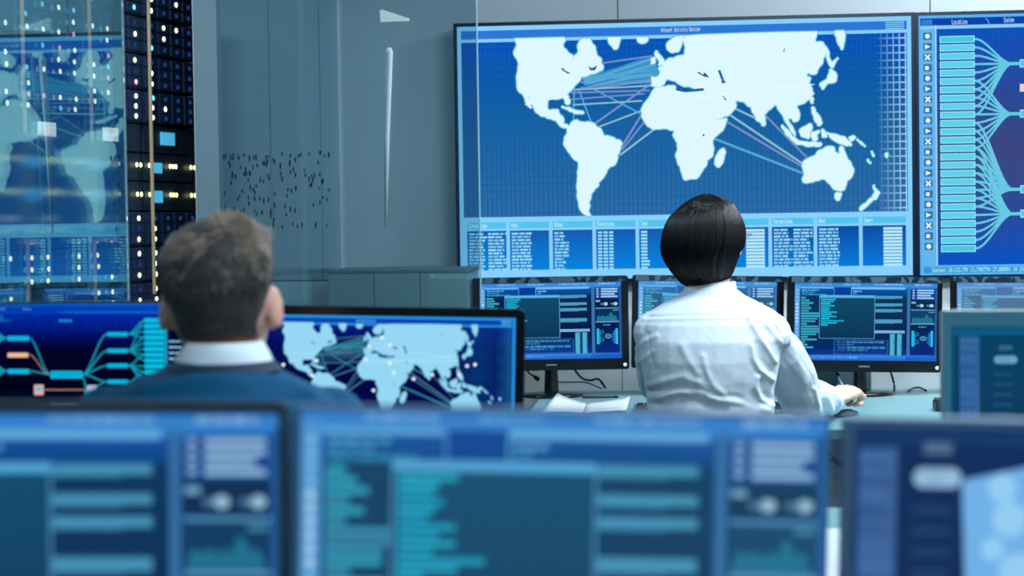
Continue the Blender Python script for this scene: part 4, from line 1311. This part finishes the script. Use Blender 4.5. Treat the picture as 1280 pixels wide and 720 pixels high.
loft(bm, rings_px([(277, 463, 77, 2.718, .090), (277, 455, 69, 2.718, .084), (278, 450.5, 64.5, 2.718, .079)]) + list(reversed(rings_px([(278, 452, 61.5, 2.718, .075), (277, 462, 68, 2.718, .080)]))), cap=False)
obj('jacket_collar', bm, mat('dark navy knit', S(0, 40, 70), .8, bump=.2, bscale=200), jacket, smooth=True)
bm = bmesh.new(); legs(bm, hipL, hipR, 1.2); loft(bm, rings_px([(a, b, c + 3, d, e_ + .01) for a, b, c, d, e_ in tm[11:]]))
obj_me('trousers', fuse(bm, .009, 3), M_TROUSER, man, smooth=True)
shoes(man, hipL, hipR)
HM = [(270.5, 276, 6, .012, 0), (273, 276, 24, .040, 0), (280, 275, 42, .066, 0), (290, 273.5, 54.5, .083, 0), (305, 272, 64, .097, 0), (320, 271, 69, .105, 0), (338, 271, 70.5, .108, 0), (355, 271, 69.5, .106, 0), (370, 272, 65.5, .101, .003), (385, 273, 60.5, .097, .004), (400, 273.5, 56, .091, .007), (412, 274, 52, .0865, .010), (420, 275, 49.5, .086, .012)]
DHM = 2.745
mh = obj('hair', cap_mesh(HM, DHM, .965, 5), M_HAIRMU, man, smooth=True)
rm_ = random.Random(33)
wh = hair_pt(HM, 3.6, 1.12, DHM)                 # the whorl
topp = []
M_HAIRLIT = mat('crown highlight hair', S(150, 132, 120), .42, spec=.6, var=.2, scale=60, island=.5)  # overhead highlight on the crown, painted as lighter strands
paths = []
for i in range(9000):
    lv = rm_.uniform(.1, 11.8) if rm_.random() < .75 else rm_.uniform(0, 5)
    phi = rm_.uniform(-.7, math.pi + .7)
    if lv > 5.5 and not (.0 < phi < math.pi - .0): continue
    p0 = hair_pt(HM, lv, phi, DHM, .935, 5) - UP * (.006 if lv < 3 else 0)
    nrm = (hair_pt(HM, lv, phi, DHM, 1.06, 5) - hair_pt(HM, lv, phi, DHM, .95, 5)).normalized()
    away = p0 - wh
    away = away - nrm * away.dot(nrm)
    dist = away.length
    tang = (away.normalized() if dist > 1e-5 else RV)
    swirl = nrm.cross(tang) * .45
    j = Vector((noise.noise(p0 * 38), noise.noise(p0 * 38 + Vector((9, 0, 0))), noise.noise(p0 * 38 + Vector((0, 9, 0))))) * .55
    dirn = (tang + swirl + j + Vector((rm_.uniform(-.2, .2), rm_.uniform(-.2, .2), rm_.uniform(-.2, .2))))
    short = max(0.0, min(1.0, (lv - 4.5) / 4))
    ln = (.024 * (1 - short) + .008 * short) * rm_.uniform(.7, 1.15)
    if lv > 10.5: ln *= .7
    lift_ = (.28 - .20 * short)
    p1 = p0 + (dirn.normalized() * .8 + nrm * lift_ * 1.1) * ln * .5
    p2 = p1 + (dirn.normalized() + nrm * lift_ * .25 - UP * .25) * ln * .5
    (topp if short < .35 + rm_.uniform(-.3, .3) else paths).append(([p0, p1, p2], rm_.uniform(.0007, .0012)))
strands('hair_strands', paths, M_HAIRM, mh)
strands('lit_crown_hair', topp, M_HAIRLIT, mh)['label'] = 'crown hair with the highlight painted lighter'

# stools under both
def stool(label, c, z):
    root = empty('stool', (c.x, c.y, 0), label, 'stool', None)
    c = Vector((c.x, c.y, 0))
    bm = bmesh.new(); lathe(bm, c, [(.05, z - .06), (.17, z - .055), (.185, z - .03), (.18, z - .008), (.12, z)], 32); obj('seat', bm, M_MATTE, root, smooth=True)
    bm = bmesh.new(); lathe(bm, c, [(.028, .05), (.028, z - .05)], 16); obj('column', bm, M_SILVER, root, smooth=True)
    bm = bmesh.new(); lathe(bm, c, [(.20, .0), (.205, .012), (.19, .024), (.06, .045), (.03, .06)], 32); obj('foot', bm, M_BLACK, root, smooth=True)
stool('round black stool under the woman in the white shirt', seat, .452)
stool('round black stool under the man in the navy jacket', seat2, .445)
# ------------------------------------------------------------------ server alcove
FE = W(243, 274, 6.3); FE.z = 0
BD = (-(RV * .309) - (FV * .951)).normalized()       # along the row, towards the viewer
NO = Vector((-BD.y, BD.x, 0))                        # out of the rack faces
if NO.dot(RV) < 0: NO = -NO
RM = Matrix((BD, -NO, UP)).transposed().to_4x4()     # x along the row, y into the rack, z up
RM.translation = FE
ZS = [2.08, 1.957, 1.836, 1.72, 1.612, 1.518, 1.426, 1.329, 1.216, 1.10, .984, .87]
KIND = 'DDDDLSSDDDD'
PITCH_R = .365
bay_me = led_cache = None
def lights(parent, spots, name='light_pattern'):
    vs, fs, cs = [], [], []
    for x, z, rx, rz, c in spots:
        b = len(vs); n = 8
        for i in range(n):
            vs.append(RM @ Vector((x + rx * math.cos(2 * math.pi * i / n), -.0145, z + rz * math.sin(2 * math.pi * i / n))))
        fs.append(tuple(range(b, b + n))); cs += list(c[:3] + (1,)) * n
    me = bpy.data.meshes.new(name)
    me.from_pydata(vs, [], fs)
    a = me.color_attributes.new('Col', 'FLOAT_COLOR', 'CORNER')
    a.data.foreach_set('color', cs)
    return obj_me(name, me, M_LEDS, parent, kind='stuff')
WARM, PALE, CYAN, PINK, DIM = S(250, 240, 180), S(240, 245, 215), S(90, 190, 215), S(200, 150, 165), S(14, 34, 66)
labs = ['server rack at the far end of the row beside the grey wall', 'server rack second from the grey wall, its edge seen through the doorway gap', 'server rack third from the grey wall, wholly behind the glass pane', 'server rack nearest the viewer, cut by the frame edge']
rl = random.Random(12)
M_LCD = mat('white status panel', S(250, 248, 235), .4, emit=S(255, 248, 230), estr=1.0, var=.02)
M_LCD2 = mat('cyan status panel', S(90, 190, 225), .4, emit=S(70, 175, 215), estr=.8, var=.05)
for k in range(4):
    s0 = -.01 + k * PITCH_R
    s1 = s0 + PITCH_R
    c = RM @ Vector(((s0 + s1) / 2, .3, 0))
    root = empty('server_rack', c, labs[k], 'server rack', 'server racks in the alcove')
    bm = bmesh.new()
    box(bm, (s0 + .001, .02, 0.01), (s1 - .001, .62, 2.12), RM)
    obj('cabinet', bm, M_RACKDARK, root)
    obj('plinth', newbox((s0 + .004, .0, 0.0), (s1 - .004, .02, .86), RM), M_RACK, root)
    obj('door_rail', newbox((s1 - .010, -.040, .05 if k else 1.06), (s1 + .000, -.030, 2.12), RM, bev=.003), M_RAIL, root, label='beige door rail')
    for i, kd in enumerate(KIND):
        z1, z0 = ZS[i], ZS[i + 1]
        u = obj('server_unit', newbox((s0 + .008, -.004, z0 + .003), (s1 - .012, .0195, z1 - .003), RM), M_UNIT if kd == 'D' else M_RACK, root)
        spots = []
        if kd == 'D':
            h = (z1 - z0 - .012) / 3
            for cidx in range(4):
                for rr_ in range(3):
                    xa = s0 + .012 + cidx * .0855
                    za = z0 + .006 + rr_ * h
                    if bay_me is None:
                        bo = obj('drive_bay', newbox((xa, -.013, za + .002), (xa + .076, -.0045, za + h - .003), RM, bev=.002), M_BAY, u)
                        bay_me = (bo.data, bo.location.copy(), Vector((xa, 0, za)), worldloc(u))
                    else:
                        bo = bpy.data.objects.new('drive_bay', bay_me[0])
                        COL.objects.link(bo); bo.parent = u
                        dd = RM.to_3x3() @ (Vector((xa, 0, za)) - bay_me[2])
                        bo.location = bay_me[1] + dd + bay_me[3] - worldloc(u)
                    # lamp of the bay
                    zc = za + h * .5
                    col4 = 3 - cidx
                    pr = {0: (.06, .12, .3, .8), 1: (.75, .65, .6, .7), 2: (.75, .7, .65, .7), 3: (.7, .7, .6, .7)}[k][cidx]
                    q = rl.random()
                    if q < pr:
                        cc = rl.choice((WARM, WARM, WARM, PALE)) if i > 4 else rl.choice((WARM, PALE, PALE, PALE, CYAN, PINK))
                        spots.append((xa + .038 + rl.uniform(-.004, .004), zc, .0095, .0085, cc))
                    else:
                        spots.append((xa + .038, zc, .011, .008, DIM))
        elif kd == 'L':
            obj('status_panel', newbox((s0 + .155, -.010, z0 + .030), (s0 + .245, -.0045, z1 - .022), RM), M_LCD if k else M_LCD2, u)
        else:
            obj('status_panel', newbox((s0 + .245, -.010, z0 + .028), (s0 + .300, -.0045, z1 - .030), RM), M_LCD2, u)
            for xx in (.03, .055, .16, .18, .20, .325, .34):
                spots.append((s0 + xx, (z0 + z1) / 2 + .006, .009, .008, rl.choice((WARM, WARM, S(240, 240, 140)))))
        if spots: lights(u, spots)

# ------------------------------------------------------------------ glass partition and its open leaf
ye, yn, zb = onX(154, 250, XP).y, 2.45, 1.128
zf0, zf1 = onX(154, 302, XP).z, onX(154, 182, XP).z
root = empty('glass_partition', (XP, (ye + yn) / 2, 0), 'clear glass partition pane mirroring the map, in front of the server racks', 'glass partition')
obj('pane', newbox((XP - .005, yn, zb), (XP + .005, ye, 2.66)), M_GLASS, root)
obj('frosted_film', newbox((XP - .009, yn + .002, zf0), (XP - .0065, ye - .004, zf1)), M_FROST, root, label='frosted band across the glass')
obj('edge_strip', newbox((XP - .006, ye, 0), (XP + .006, ye + .006, 2.7)), M_GEDGE, root)
obj('top_channel', newbox((XP - .02, yn, 2.66), (XP + .02, ye, 2.7)), M_SILVER, root)
y2 = onX(276, 250, XP).y
root = empty('glass_panel', (XP, (y2 + YW) / 2, 0), 'fixed glass panel meeting the grey back wall, beyond the doorway', 'glass partition')
obj('pane', newbox((XP - .005, y2 + .01, .03), (XP + .005, YW - .034, 2.6)), M_LEAF, root)
obj('base_channel', newbox((XP - .02, y2 + .01, 0), (XP + .02, YW - .034, .03)), M_SILVER, root)
YG = y2 - .02
xa, xb = onY(247, 250, YG).x, onY(599, 250, YG - .02).x
root = empty('glass_door', ((xa + xb) / 2, YG, 0), 'open tinted glass door leaf, its edge crossing the world map screen', 'glass door')
GM = Matrix.Translation((xa, YG, 0)) @ Matrix.Rotation(R(-2.0), 4, 'Z')
lw = (xb - xa) / math.cos(R(2))
obj('pane', newbox((0, -.005, .02), (lw, .005, 2.55), GM), M_LEAF, root)
obj('edge_strip', newbox((lw, -.005, .02), (lw + .0022, .005, 2.55), GM), M_GEDGE, root)
for z in (.25, 2.2): obj('hinge', newbox((-.01, -.012, z), (.05, .012, z + .09), GM, bev=.003), M_SILVER, root)
def gl(px, py):       # point on the leaf in its own coordinates
    r = ray(px, py); Gi = GM.inverted()
    o, dd = Gi @ CAM, Gi.to_3x3() @ r
    t = -(o.y + .012) / dd.y
    return o + dd * t
bm = bmesh.new()
a, b, c2 = gl(487, 60), gl(484, 170), gl(483, 286)
rings = []
for p, w_ in ((a, .005), (gl(487, 66), .009), (b, .007), (c2, .0025)):
    rings.append([GM @ (p + Vector((w_ * math.cos(t * math.pi / 4), -.006 * (1 + math.sin(t * math.pi / 4)), 0))) for t in range(8)])
loft(bm, rings)
M_STREAK = mat('pale reflection streak', S(176, 198, 208), .5, var=.03)
obj('reflection_streak', bm, M_STREAK, root, smooth=True, label='slim pale tapering reflection streak')  # solid strip standing in for a reflection in the glass
bm = bmesh.new()
rl2 = random.Random(5)
for i in range(170):
    px = rl2.uniform(276, 412); py = rl2.uniform(190, 285)
    if rl2.random() < .35 and py > 225: continue
    p = gl(px, py)
    box(bm, (p.x - .0018, .0052, p.z - rl2.uniform(.002, .009)), (p.x + .0018, .0056, p.z + .004), GM)
M_MARK = mat('etched marks', S(62, 92, 106), .7)
obj('etched_marks', bm, M_MARK, root, kind='stuff')
bm = bmesh.new()
fr_ = [gl(x_, y_) for x_, y_ in ((475, 13), (478, 12), (511, 23), (510, 26.5), (476, 28))]
loft(bm, [[GM @ Vector((p.x, yv, p.z)) for p in fr_] for yv in (-.0052, -.016)])
M_GLINT = mat('white reflection', S(232, 244, 248), .35, var=.02)
obj('reflection_wedge', bm, M_GLINT, root, label='small white wedge-shaped reflection near the top')  # solid wedge standing in for a bright reflection in the glass
# low teal cabinet behind the glass
x0, x1 = XP + .03, onY(583, 340, 5.45).x
zt = onY(470, 337, 5.45).z
root = empty('low_cabinet', ((x0 + x1) / 2, 5.62, 0), 'low teal cabinet against the wall behind the glass door', 'cabinet')
obj('carcass', newbox((x0, 5.455, 0), (x1, YW - .035, zt - .012)), M_CABINET, root)
obj('top', newbox((x0 - .004, 5.446, zt - .012), (x1 + .004, YW - .035, zt), bev=.002), mat('cabinet top', S(84, 112, 120), .7), root)  # top colour darkened to offset the light from above
for i in range(3):
    a = x0 + (x1 - x0) * i / 3
    dr = obj('door', newbox((a + .001, 5.446, .05), (a + (x1 - x0) / 3 - .001, 5.4545, zt - .0125), bev=.0006), M_CABINET, root)
    obj('handle', newbox((a + .02, 5.434, .7), (a + .03, 5.4445, .8)), M_SILVER, dr)
